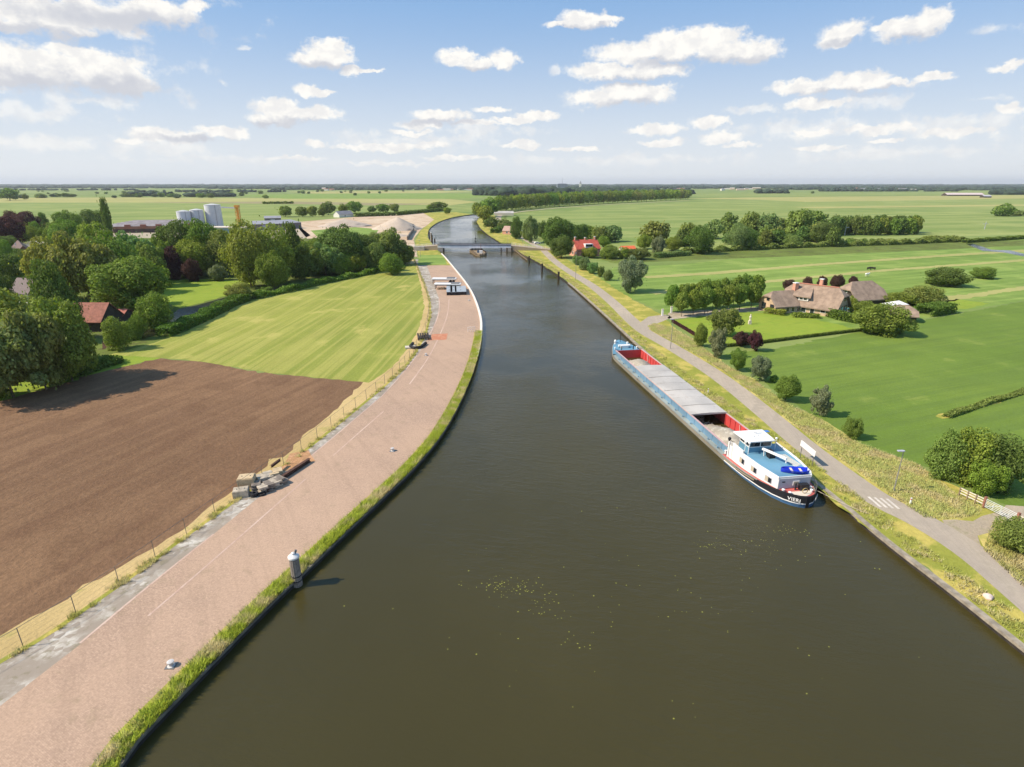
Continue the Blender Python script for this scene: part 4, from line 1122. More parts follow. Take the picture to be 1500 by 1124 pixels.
skirt('bow_gunwale', 66, 72, lambda s: zg(s) - .06, lambda s: zg(s) + .06, .05, P_HULL, th=.14)
skirt('fore_band', 65, 72, lambda s: zg(s) - .75, lambda s: zg(s) - .1, .03, P_DECKRED)
# hold coaming: blue outside, red inside
for nm, x0, x1, mt in (('coaming', 3.0, 3.07, P_COAM), ('hold_lining', 2.93, 3.0, P_RED)):
    m = MB(); z0 = .8 if nm == 'coaming' else -.6
    for sd in (-1, 1): m.box(min(sd*x0, sd*x1), max(sd*x0, sd*x1), 14, 64.5, z0, 2.0)
    if nm == 'coaming':
        for y0, y1 in ((13.93, 14.0), (64.5, 64.57)): m.box(-3.07, 3.07, y0, y1, .8, 2.0)
        for i in range(17):
            for sd in (-1, 1): m.box(sd*3.09-.03, sd*3.09+.03, 15.5 + i * 3, 15.56 + i * 3, .9, 1.85)
    else:
        for y0, y1 in ((14.0, 14.07), (64.43, 64.5)): m.box(-2.93, 2.93, y0, y1, -.6, 2.0)
        for i in range(33):
            for sd in (-1, 1): m.box(sd*2.88-.06, sd*2.88+.06, 15 + i * 1.5, 15.12 + i * 1.5, -.5, 1.95)
    m.build(nm, mt, BARGE)
m = MB()
for sd in (-1, 1): m.box(sd*3.05-.14, sd*3.05+.14, 14, 64.5, 2.0, 2.08)
m.build('coaming_rail', plain('rail_pale', S(196, 160, 156), .5), BARGE)
MB().box(-2.95, 2.95, 14.05, 64.45, -.62, -.55).build('hold_floor', P_RUST, BARGE)
for s in (20.5, 59.5):
    for sd in (-1, 1): MB().tube((sd * 2.8, s, -.5), (sd * 2.8, s + .6, 1.95), .05, n=6).build('hold_ladder', P_PALE, BARGE)
# hatch cover: seven telescoping panels, each a part
for i in range(7):
    y0 = 25.7 + i * 3.76; y1 = y0 + 3.78; dz = .03 * (i % 2)
    m = MB(); e = 3.12
    top = [(-e, 2.2), (-1.2, 2.3), (0, 2.34), (1.2, 2.3), (e, 2.2)]
    prof = [(x, z + dz) for x, z in top] + [(e, 2.05), (-e, 2.05)]
    n = len(prof)
    vs = [(x, y0, z) for x, z in prof] + [(x, y1, z) for x, z in prof]
    m.add(vs, [(k, (k+1) % n, n + (k+1) % n, n + k) for k in range(n)] + [tuple(range(n))[::-1], tuple(range(n, 2*n))])
    p = m.build('hatch_panel', P_COVER, BARGE)
    MB().bar((-3.1, y0 + .06, 2.23 + dz), (0, y0 + .06, 2.35 + dz), .12, .07).bar((0, y0 + .06, 2.35 + dz), (3.1, y0 + .06, 2.23 + dz), .12, .07).build('panel_seam', P_COVER, p)
# deckhouse
co = [(-2.4,2.7),(2.0,2.7),(2.5,3.6),(3.0,6.5),(3.15,9),(3.15,12.2),(-3.35,12.2),(-3.3,9),(-3.0,6)]
MB().prism(co, .8, 3.25).build('deckhouse', P_WHITE, BARGE)
MB().prism([(x*.985, 2.75 + (y-2.7)*.993) for x, y in co], 3.25, 3.29).build('deckhouse_roof', P_BLUE, BARGE)
m = MB()
for a, b in zip(co[6:], co[7:] + co[:1]): m.bar((a[0], a[1], 3.36), (b[0], b[1], 3.36), .12, .3)
for a, b in zip(co[1:5], co[2:6]): m.bar((a[0], a[1], 3.36), (b[0], b[1], 3.36), .12, .3)
m.bar((-2.4, 2.76, 3.36), (2.0, 2.76, 3.36), .1, .22)
m.build('roof_coaming', P_WHITE, BARGE)
m = MB(); m.box(-3.42, -3.3, 9.5, 12.9, 3.25, 3.9); m.box(-3.42, -3.3, 12.2, 12.9, 1.3, 3.9); m.build('wind_screen', P_WHITE, BARGE)
def wall_pt(f):      # along the port wall from (-3.4,12.2) to (-2.35,2.7)
    pts = [(-3.35,12.2),(-3.3,9),(-3.0,6),(-2.4,2.7)]
    for a, b in zip(pts, pts[1:]):
        if b[1] <= f <= a[1]:
            k = (f - b[1]) / (a[1] - b[1]); return Vector((b[0] + (a[0]-b[0])*k, f, 0)), math.atan2(a[0]-b[0], a[1]-b[1])
for f in (9.6, 7.0, 4.3):
    for sd in (1, -1):
        p, an = wall_pt(f); M = Matrix.Translation((p.x * sd, p.y, 0)) @ Matrix.Rotation(-an * sd, 4, 'Z')
        w = MB().box(-.05, .05, -.6, .6, 1.95, 2.75, M).build('window', P_GREY, BARGE)
        MB().box(-.065, .065, -.52, -.0, 2.02, 2.68, M).build('pane', P_GLASS, w)
        MB().box(-.065, .065, .03, .52, 2.02, 2.68, M).build('pane', P_CREAM, w)
MB().box(-2.35, 1.95, 2.66, 2.7, 1.4, 3.2).build('rear_shade_panel', P_GREY, BARGE)  # grey sheet paints shade onto the white rear wall of the deckhouse
w = MB().box(-.4, .5, 2.62, 2.66, 2.2, 2.8).build('window', P_WHITE, BARGE); MB().box(-.3, .4, 2.6, 2.62, 2.28, 2.72).build('pane', P_CREAM, w)
MB().box(-1.9, -1.5, 2.62, 2.66, 2.7, 2.85).build('vent_slot', P_BLACK, BARGE)
MB().box(-2.0, 1.8, 2.63, 2.665, 1.1, 1.5).build('rear_door', plain('dark_red', S(84, 30, 34), .6), BARGE)
# wheelhouse
MB().box(-2.3, .95, 10.0, 12.5, 3.29, 4.05).build('wheelhouse_base', P_BLUE, BARGE)
m = MB()
for x in (-2.26, -.68, .91):
    for y in (10.05, 12.45): m.box(x-.05, x+.05, y-.05, y+.05, 4.05, 5.05)
for x in (-2.26, .91): m.box(x-.05, x+.05, 11.2, 11.3, 4.05, 5.05)
for z in (4.05, 4.97):
    m.box(-2.32, .97, 9.99, 10.1, z, z + .1); m.box(-2.32, .97, 12.4, 12.51, z, z + .1); m.box(-2.32, -2.21, 10, 12.5, z, z + .1); m.box(.86, .97, 10, 12.5, z, z + .1)
m.build('wheelhouse_frame', P_WHITE, BARGE)
MB().box(-2.24, .89, 10.06, 12.44, 4.12, 4.98).build('wheelhouse_glass', P_GLASS, BARGE)
m = MB(); m.prism([(-2.55,9.75),(1.2,9.75),(1.35,10.6),(1.5,13.4),(-2.9,13.4),(-2.8,10.6)], 5.07, 5.22); m.box(-1.6, .3, 10.6, 12.2, 5.22, 5.3); m.build('wheelhouse_roof', P_WHITE, BARGE)
m = MB(); m.box(-.5, .1, 12.3, 12.8, 5.3, 5.36); m.box(-1.3, -1.15, 10.9, 11.05, 5.3, 5.6); m.tube((-.4, 11.2, 5.3), (-.4, 11.2, 6.3), .03); m.bar((-.95, 11.2, 5.75), (.15, 11.2, 5.75), .1); m.build('radar', P_WHITE, BARGE)
m = MB(); m.box(1.3, 2.2, 12.6, 13.2, 5.1, 5.16); m.build('blue_board', plain('sign_blue', S(70, 120, 190), .5), BARGE)
# roof gear
m = MB(); m.tube((-.1, 8.2, 3.29), (-.1, 8.2, 4.3), .14); m.box(-.5, .35, 7.9, 8.6, 3.3, 3.9); m.box(-.3, .3, 8.4, 9.1, 3.3, 4.2); m.build('crane_base', P_BLACK, BARGE)
m = MB(); m.bar((-.9, 9.1, 4.25), (.55, 5.9, 4.2), .28, .26); m.tube((.55, 5.9, 4.2), (.55, 5.9, 3.6), .07); m.tube((-.8, 8.9, 4.25), (-.75, 8.8, 3.3), .06); m.build('crane_boom', P_WHITE, BARGE)
m = MB()
for x, y in ((-2.9, 10.0), (-2.6, 9.6), (1.9, 10.5)): m.tube((x, y, 3.29), (x, y, 4.9), .05, n=6); m.lathe((x, y, 4.9), [(.05, 0), (.16, .05), (.16, .2), (.04, .25)], 8)
pass
for x, y in ((-2.9, 10.0), (-2.6, 9.6), (1.9, 10.5)): MB().tube((x, y, 3.29), (x, y, 4.9), .05, n=6).lathe((x, y, 4.85), [(.05, 0), (.16, .05), (.16, .2), (.04, .25)], 8).build('lamp_post', P_WHITE, BARGE)
m = MB(); m.tube((-3.35, 13.3, .9), (-3.35, 13.3, 3.4), .12); m.lathe((-3.35, 13.3, 3.4), [(.12, 0), (.22, .1), (.22, .35), (.1, .45)], 10); m.build('exhaust_pipe', P_BLACK, BARGE)
m = MB(); m.box(-3.5, -3.1, 12.95, 13.25, .9, 3.3); m.build('locker', P_WHITE, BARGE)
m = MB(); m.box(-1.6, -.4, 13.0, 13.7, .9, 2.6); m.box(1.2, 2.5, 13.0, 13.7, .9, 2.2); m.build('hold_locker', P_COAM, BARGE)
m = MB(); m.box(-1.5, -.5, 13.05, 13.65, 2.6, 2.75); m.build('red_lid', P_DECKRED, BARGE)
m = MB()
for k in range(6): m.bar((1.6 + k * .2, 5.2 + k * .1, 3.31), (1.2 + k * .22, 8.8, 3.31), .07, .05)
m.build('roof_hose', P_PALE, BARGE)
def bollard(x, y, z, mat=P_WHITE):
    m = MB()
    m.lathe((x, y, z), [(.16, 0), (.14, .35), (.2, .4), (.2, .5), (.1, .55)], 10)
    return m.build('bollard', mat, BARGE)
for x, y in ((-1.9, 2.2), (-1.5, 1.45), (1.55, 1.6), (1.9, 2.3)): bollard(x, y, 1.2)
for x, y in ((-3.3, 13.9), (-2.6, 66.5), (2.6, 66.5), (-1.6, 69.6), (1.4, 69.6)): bollard(x, y, 1.0 if y < 20 else 1.7)
MB().prism([(-1.25,1.15),(0,.55),(1.2,1.1),(1.5,1.9),(-1.2,1.9)], 1.3, 1.42).build('tarpaulin', P_PALE, BARGE)
m = MB(); m.box(.3, 1.4, 1.9, 2.5, 1.2, 2.2); m.tube((-.2, 2.3, 1.2), (-.2, 2.3, 2.3), .1); m.tube((.3, 2.3, 1.6), (1.6, 2.3, 1.6), .22); m.build('stern_winch', P_BLACK, BARGE)
m = MB()
for k in range(16):
    a = k * math.pi / 8; m.bar((.35 + .34*math.cos(a), 1.2, 1.85 + .34*math.sin(a)), (.35 + .34*math.cos(a+.4), 1.2, 1.85 + .34*math.sin(a+.4)), .06)
m.build('rope_coil', plain('rope', S(196, 170, 110), .9), BARGE)
m = MB()
st = [s * .5 for s in range(1, 8)]
for sd in (1, -1):
    for a, b in zip(st, st[1:]):
        if sd == -1 and a < 10: continue
        m.tube((sd * hb(a, 1), a, zg(a) + .9), (sd * hb(b, 1), b, zg(b) + .9), .025, n=5)
        m.tube((sd * hb(a, 1), a, zg(a)), (sd * hb(a, 1), a, zg(a) + .9), .025, n=5)
m.build('stern_rail', P_STEEL, BARGE)
m = MB(); m.box(-.9, .9, 67.2, 68.2, 1.7, 2.3); m.tube((-1.4, 67.7, 2.2), (1.4, 67.7, 2.2), .28, n=10); m.lathe((1.2, 69, 2.0), [(.2, 0), (.2, .5), (.3, .6), (.1, .7)], 8); m.build('anchor_windlass', P_WHITE, BARGE)
m = MB(); m.tube((0, 70.6, 2.2), (0, 70.6, 4.6), .06); m.tube((-1.2, 66, 1.7), (-1.2, 66, 2.5), .12); m.tube((1.6, 66, 1.7), (1.6, 66, 2.5), .12); m.build('bow_mast', P_BLACK, BARGE)
m = MB(); m.lathe((-1.35, 70.2, 2.2), [(.15, 0), (.28, .15), (.3, .5), (.12, .8)], 10); m.build('white_fender', P_WHITE, BARGE)
m = MB()
for s in range(16, 62, 3):
    m.lathe((-3.45, s, .87), [(.1, 0), (.1, .18), (.14, .2), (.14, .26)], 8)
m.build('deck_fitting', P_COAM, BARGE)
def letters(body, p, d, size):
    c = bpy.data.curves.new('ship_name', 'FONT'); c.body = body; c.size = size; c.extrude = .012; c.align_x = 'CENTER'; c.space_character = 1.1; c.offset = .012
    o = bpy.data.objects.new('ship_name', c); COL.objects.link(o); c.materials.append(P_WHITE)
    o.parent = BARGE; X = Vector(d).normalized(); Z = X.cross(Vector((0, 0, 1))); M = Matrix((X, Vector((0, 0, 1)), Z)).transposed().to_4x4(); M.translation = p
    o.matrix_local = M
    bpy.context.view_layer.update()
    me = bpy.data.meshes.new_from_object(o); o2 = link('ship_name', me, BARGE); o2.matrix_local = M
    bpy.data.objects.remove(o)
    return o2
letters('VIERI', (-1.50, .50, .98), (1.0, -.98, 0), .62)
letters('VIERI', (1.50, .50, .98), (1.0, .98, 0), .62)
def rope(a, b, sag, label):
    pts = [Vector(a).lerp(Vector(b), k / 8) - Vector((0, 0, sag * math.sin(math.pi * k / 8))) for k in range(9)]; m = MB()
    for p, q in zip(pts, pts[1:]): m.tube(p, q, .03, n=5)
    tag(m.build('mooring_rope', simple('rope_' + label[:5], S(190, 176, 150), .9)), label, 'rope')
def ob_(x, y, z): return Vector((36.15 + x * math.cos(math.atan(.15)) - y * math.sin(math.atan(.15)), 60.8 + x * math.sin(math.atan(.15)) + y * math.cos(math.atan(.15)), z + .25))
rope(ob_(1.9, 2.3, 1.6), Vector((42.2, 58.4, 1.1)), .15, 'slack mooring rope from the barge stern to the bank'); rope(ob_(1.4, 69.6, 2.2), Vector((30.6, 134.5, 1.1)), .15, 'mooring rope from the barge bow to the bank')
m = MB()
for o in BARGE.children:
    n = o.name.split('.')[0]; dz = .35
    if n in ('deckhouse', 'deckhouse_roof', 'roof_coaming', 'wind_screen', 'window', 'rear_shade_panel', 'vent_slot', 'wheelhouse_base', 'crane_base', 'crane_boom', 'lamp_post', 'roof_hose'): o.location.z -= dz
    if n in ('wheelhouse_frame', 'wheelhouse_glass'): o.scale.z = .82; o.location.z = 4.05 * .18 - dz
    if n in ('wheelhouse_roof', 'radar', 'blue_board'): o.location.z -= dz + .18
# gravel load: a thing lying in the hold
def gravel():
    r = np.random.RandomState(3); nx, ny = 24, 200; V = []; F = []
    for j in range(ny + 1):
        y = 14.2 + (64.3 - 14.2) * j / ny
        for i in range(nx + 1):
            x = -2.85 + 5.7 * i / nx
            ridge = .2 + 2.3 * math.exp(-((y - 19.0) / 4.6) ** 2) + 2.1 * math.exp(-((y - 57.0) / 4.0) ** 2) + .9 * math.exp(-((y - 38) / 9) ** 2)
            z = ridge * (1 - (abs(x) / 3.6) ** 1.6) - .35 + .05 * r.normal()
            V.append((x, y, z))
    for j in range(ny):
        for i in range(nx):
            a = j * (nx + 1) + i; F.append((a, a + 1, a + nx + 2, a + nx + 1))
    o = link('gravel_load', np_mesh('gravel_load', V, F, M_GRAV, smooth=True)); o.matrix_world = BARGE.matrix_basis
    tag(o, 'grey gravel heaped in the open red hold of the barge', 'gravel')
gravel()
# blue dinghy lying on the deckhouse roof
def hull_boat(name, L, W, H, mat, loc, rz, label, cat, seats=None):
    root = empty(name, loc, rz, label, cat); m = MB(); n = 13; ring = []
    for i in range(n):
        f = i / (n - 1); b = W / 2 * (math.sin(math.pi * min(1, .12 + f * .88)) ** .55 if f < .999 else 0.04); zz = H * (1 + .25 * (2 * f - 1) ** 2)
        y = (f - .5) * L; ring.append([(-b, y, zz), (-b * .6, y, .05), (b * .6, y, .05), (b, y, zz), (b * .85, y, zz), (b * .5, y, .14), (-b * .5, y, .14), (-b * .85, y, zz)])
    vs = [p for r_ in ring for p in r_]; fs = []
    for i in range(n - 1):
        for k in range(8): fs.append((8*i+k, 8*i+(k+1) % 8, 8*i+8+(k+1) % 8, 8*i+8+k))
    fs += [tuple(range(8))[::-1], tuple(range(8*n-8, 8*n))]
    m.add(vs, fs); m.build('hull', mat, root)
    for y in (-L * .22, L * .12): MB().box(-W * .42, W * .42, y - .14, y + .14, H * .7, H * .78).build('thwart', seats or P_PALE, root)
    return root
ca, sa = math.cos(math.atan(.15)), math.sin(math.atan(.15))
def on_barge(x, y, z): return Vector((36.15 + x * ca - y * sa, 60.8 + x * sa + y * ca, z + .25))
hull_boat('dinghy', 3.3, 1.45, .5, P_BRIGHTBLUE, on_barge(.45, 3.9, 2.96), math.radians(82), 'bright blue dinghy lying on the blue deckhouse roof of the barge', 'dinghy')

# canalside white sign board and low things of the right bank
def signboard():
    a = G(1153, 668); b = G(1176, 690)
    a = Vector((41.0, 73.4, LAND)); b = Vector((41.6, 70.3, LAND))
    root = empty('sign_board', (a + b) / 2, 0, 'white board on two posts between barge cabin and road', 'sign'); c = (a + b) / 2; a -= c; b -= c
    m = MB(); 
    m.bar(a * .98 + Vector((0, 0, 2.3)), b * .98 + Vector((0, 0, 1.95)), .06, .85); m.build('board', P_WHITE, root)
    for p in (a * .8, b * .8): MB().tube((p.x + .06, p.y, 0), (p.x + .06, p.y, 2.3), .05, n=8).build('post', P_STEEL, root)
signboard()

# ------------------------------------------------------------------ bridge, piles, signals
M_CONC = simple('bridge_concrete', S(168, 160, 150), .85, var=.15, scale=.5)
M_DARKW = simple('tarred_timber', S(58, 48, 40), .9, var=.35, scale=2, bump=.03)
M_TIMBER = simple('weathered_timber', S(142, 122, 96), .9, var=.3, scale=2, bump=.02)
M_BRSTEEL = simple('bridge_steel', S(222, 224, 230), .5, var=.12, scale=.4)
def bridge():
    root = empty('road_bridge', (-21, 344, 0), math.radians(-1.2), 'low grey road bridge crossing the canal beyond the quay', 'bridge')
    MB().box(-22.5, 20.5, -3.4, 3.4, 3.35, 3.75).build('deck', simple('bridge_road', S(120, 110, 104), .9), root)
    m = MB(); m.box(-22.5, 20.5, -3.7, -3.4, 2.3, 3.95); m.box(-22.5, 20.5, 3.4, 3.7, 2.3, 3.95); m.build('girder', M_BRSTEEL, root)
    for x0, x1 in ((-56, -22.5), (20.5, 46)):
        m = MB(); vs = []
        ze = 1.15
        xa, xb = x0, x1; za, zb = (ze, 3.75) if x0 < -30 else (3.75, ze)
        for y in (-3.5, 3.5): vs += [(xa, y, 0), (xb, y, 0), (xb, y, zb), (xa, y, za)]
        m.add(vs, [(0,1,2,3), (7,6,5,4), (3,2,6,7), (0,3,7,4), (1,5,6,2), (0,4,5,1)])
        m.build('ramp', simple('ramp_road', S(172, 152, 128), .9), root)
        m = MB()
        for y in (-3.5, 3.5):
            n = int((x1 - x0) / 2.5)
            for i in range(n + 1):
                x = x0 + (x1 - x0) * i / n; z = za + (zb - za) * i / n; m.tube((x, y, z - .1), (x, y, z + 1.0), .04, n=5)
            for h in (.55, 1.0): m.tube((xa, y, za + h), (xb, y, zb + h), .035, n=5)
        m.build('ramp_railing', M_BRSTEEL, root)
    m = MB()
    for y in (-3.6, 3.6):
        for i in range(18): m.tube((-22.5 + i * 43 / 17, y, 3.9), (-22.5 + i * 43 / 17, y, 4.9), .04, n=5)
        for h in (4.4, 4.9): m.tube((-22.5, y, h), (20.5, y, h), .035, n=5)
    m.build('railing', P_BLACK, root)
    m = MB(); m.box(-22.5, 20.5, -3.85, -3.4, 3.95, 4.25); m.box(-22.5, 20.5, 3.4, 3.85, 3.95, 4.25); m.build('edge_beam', P_BLACK, root)
    for x in (-22.5, 17.5): MB().box(x, x + 3.0, -3.9, 3.9, -1, 2.6).build('pier', M_CONC, root)
    for x in (14.8, 18.2, 21.0): MB().tube((x, -5.2, -1), (x, -5.2, 2.6), .35, n=10).build('fender_pile', M_DARKW, root)
    MB().box(-36, -30, -6.5, -3.8, 0.9, 3.4).build('abutment', M_CONC, root)
bridge()
def island():
    root = empty('timber_guide_island', (-17.5, 326, 0), 0, 'pointed timber fender island in the water under the bridge', 'fender')
    out = [(0, -9), (2.6, -6), (3.0, 2), (-1, 20), (-6, 20), (-7, 14), (-3.2, -2), (-2.2, -7)]
    MB().prism(out, -1, 1.0).build('platform', M_TIMBER, root)
    m = MB()
    for a, b in zip(out, out[1:] + out[:1]):
        n = max(1, int(math.dist(a, b) / 1.6))
        for i in range(n): m.tube((a[0] + (b[0]-a[0])*i/n, a[1] + (b[1]-a[1])*i/n, -1), (a[0] + (b[0]-a[0])*i/n, a[1] + (b[1]-a[1])*i/n, 1.7), .2, n=6)
    m.build('piles', M_DARKW, root)
    m = MB()
    for a, b in zip(out, out[1:] + out[:1]):
        for z in (.5, 1.3): m.bar((a[0]*1.05, a[1]*1.03, z), (b[0]*1.05, b[1]*1.03, z), .22, .3)
    m.build('walings', M_TIMBER, root)
    MB().box(-.8, .9, -1, 1.2, 1.0, 2.5).build('control_box', P_WHITE, root); MB().box(-2.2, -1.1, 2, 3, 1, 2.2).build('winch_box', P_DKBLUE, root)
    m = MB().tube((0, 0, 1), (0, 0, 6.5), .09, n=6); m.build('mast', plain('rusty_mast', S(130, 80, 60), .8), root)
island()
def mast(u, vb, vt, name, label, z=0.0, r=.12, heads=True):
    p = G(u, vb, z); d = ray(u, vt); H = CAM_H + d.z * p.y / d.y - z
    root = empty(name, p, 0, label, 'mast')
    MB().tube((0, 0, -1), (0, 0, H), r, r * .6, 8).build('pole', M_DARKW, root)
    if heads:
        for f in (.3, .5): MB().lathe((0, 0, H * f), [(.1, 0), (.45, .2), (.45, .7), (.1, .9)], 10).build('signal_shape', P_BLACK, root)
    return root
mast(697, 362, 339, 'signal_mast', 'tall thin signal mast with two dark shapes behind the bridge')
def pile(u, vb, vt, label, r=.35, group='mooring piles', mat=None):
    p = G(u, vb, 0); d = ray(u, vt); H = CAM_H + d.z * p.y / d.y
    root = empty('mooring_pile', p, 0, label, 'mooring pile', group)
    MB().tube((0, 0, -1), (0, 0, H), r, r * .92, 10).build('post', mat or M_DARKW, root)
    MB().lathe((0, 0, H), [(r * 1.05, 0), (r * 1.05, .12), (r * .5, .25)], 10).build('cap', P_BLACK if mat is None else P_WHITE, root)
pile(818, 411.5, 399, 'dark mooring pile nearest the camera of the three beside the right bank', .45)
pile(794, 399, 387, 'middle dark mooring pile of the three beside the right bank', .42)
pile(775, 387, 376, 'dark mooring pile nearest the bridge of the three beside the right bank', .40)
pile(629, 352, 340, 'dark pile upstream left in the group beyond the bridge', .5); pile(632, 355, 341, 'white topped pile in the group beyond the bridge', .45, mat=M_TIMBER)
pile(637, 358, 350, 'short dark pile nearest the bridge on the left', .5); pile(633.5, 357, 345, 'dark pile between the others beyond the bridge', .4)
m = MB(); root = empty('pile_fence', G(755, 372), 0, 'row of low timber piles along the right bank by the bridge', 'piles'); c0 = root.location.copy()
ln = [G(756, 369, 0), G(766, 377, 0), G(775, 384, 0)]
for a, b in zip(ln, ln[1:]):
    for i in range(7): p = a.lerp(b, i / 7) - c0; m.tube((p.x - .6, p.y, -2), (p.x - .6, p.y, .9 + .1 * (i % 3)), .2, n=6)
m.build('piles', M_TIMBER, root)
m = MB()
for a, b in zip(ln, ln[1:]): a = a - c0; b = b - c0; m.bar((a.x - .9, a.y, -.1), (b.x - .9, b.y, -.1), .18, .25)
m.build('waling', M_TIMBER, root)
def dolphin():
    p = G(437, 862, 0); root = empty('mooring_dolphin', p, 0, 'thick round bundle of timber piles with pale steel cap standing at the left quay', 'mooring dolphin')
    H = 3.75; 
    for ring_r, n in ((.36, 12),):
        m = MB()
        for i in range(n):
            a = 2 * math.pi * i / n; m.tube((ring_r * math.cos(a), ring_r * math.sin(a), -1), (ring_r * .97 * math.cos(a), ring_r * .97 * math.sin(a), H), .115, n=8)
        m.tube((0, 0, -1), (0, 0, H), .3, n=10)
        m.build('timber_bundle', simple('grey_timber', S(150, 136, 124), .85, var=.3, scale=3, bump=.02), root)
    for z in (1.0, 1.55): m = MB().lathe((0, 0, z), [(.47, 0), (.495, .0), (.495, .09), (.47, .09)], 20).build('steel_band', P_BLACK, root)
    MB().lathe((0, 0, H), [(.52, -.12), (.54, -.1), (.54, .06), (.45, .14), (.2, .3), (.19, .42), (.08, .5)], 20).build('cap', plain('pale_cap', S(222, 216, 208), .35, var=.08), root, smooth=False)
    MB().tube((.14, .1, H + .3), (.24, .18, H + .62), .1, .12, n=8).build('cap_knob', P_STEEL, root)
dolphin()
def quay_bollard(u, v, label, s=1.0):
    root = empty('quay_bollard', G(u, v) + Vector((0, 0, .03)), 0, label, 'bollard', 'bollards on the brick quay')
    MB().lathe((0, 0, 0), [(.30*s, 0), (.30*s, .05), (.17*s, .08), (.16*s, .32), (.27*s, .36), (.27*s, .46), (.12*s, .5)], 14).build('post', plain('bollard_grey', S(196, 190, 184), .6), root)
    MB().box(-.38*s, .38*s, -.38*s, .38*s, -.02, .04).build('base_plate', P_STEEL, root)
quay_bollard(251, 976, 'pale low bollard on the brick quay nearest the camera'); quay_bollard(575, 661, 'pale low bollard on the quay, second from the camera')
quay_bollard(624, 521, 'small bollard on the quay below the red dust patch'); quay_bollard(687, 441, 'small bollard on the quay beside the white kerb')
# ladders rail near the kerb
root = empty('quay_railing', G(700, 486), 0, 'short white tubular railing on the quay at the end of the white kerb', 'railing'); m = MB()
for i in range(4): m.tube((-2.6 + i * .6, -.5 + i * .2, 0), (-2.6 + i * .6, -.5 + i * .2, 1.3), .05, n=6)
m.build('post', P_WHITE, root)
m = MB(); m.tube((-2.6, -.5, 1.3), (-.8, .1, 1.3), .05, n=6); m.tube((-2.6, -.5, .7), (-.8, .1, .7), .04, n=6); m.build('rail', P_WHITE, root)

# street lamps
def lamp(u, vb, vt, label, arm=.7, az=0.0):
    p = G(u, vb); d = ray(u, vt); H = CAM_H + d.z * p.y / d.y - LAND
    root = empty('street_lamp', p, az, label, 'street lamp', 'street lamps')
    MB().tube((0, 0, 0), (0, 0, H * .5), .085, .075, 8).build('pole', plain('galvanised', S(150, 146, 138), .5, metal=.3), root)
    MB().tube((0, 0, H * .5), (0, 0, H), .06, .045, 8).build('upper_pole', plain('galvanised', S(150, 146, 138), .5, metal=.3), root)
    h = MB(); h.prism([(-.75, -.16), (-.1, -.2), (.1, -.12), (.1, .12), (-.1, .2), (-.75, .16)], H - .03, H + .09).build('lamp_head', P_GREY, root)
lamp(1309, 720, 661, 'grey street lamp on the rough verge near the road hump')
lamp(982, 511, 468, 'grey street lamp beside the road above the barge bow')
lamp(843, 411, 371, 'pale street lamp between the road and the red-roofed house', .7)
lamp(744, 358, 340, 'street lamp at the right end of the bridge'); lamp(765, 358, 338, 'street lamp on the right bridge ramp')
lamp(616, 377, 352, 'lamp post at the left end of the quay by the bridge'); lamp(643, 371, 349, 'lamp post on the left corner of the bridge')
def marker(u, v, label, h=.9):
    root = empty('marker_post', G(u, v), 0, label, 'marker post', 'marker posts on the right verge')
    MB().box(-.07, .07, -.07, .07, 0, h).build('post', P_WHITE, root); MB().box(-.075, .075, -.075, .075, h - .25, h - .12).build('band', P_DECKRED, root)
marker(1333, 739, 'small white marker post below the road hump beside the rough grass'); marker(1037, 576, 'small white marker post beside the barge hatch cover')
root = empty('stone', G(1447, 876), .4, 'pale rounded stone on the grass verge at the right edge', 'stone'); bm = bmesh.new(); bmesh.ops.create_icosphere(bm, subdivisions=3, radius=.4)
for v in bm.verts: v.co *= 1 + .15 * math.sin(v.co.x * 9 + v.co.y * 7); v.co.z = v.co.z * .7 + .1
me = bpy.data.meshes.new('rock'); bm.to_mesh(me); bm.free(); me.materials.append(simple('pale_stone', S(214, 190, 176), .9, var=.2, scale=3)); me.polygons.foreach_set('use_smooth', [True] * len(me.polygons)); link('rock', me, root)

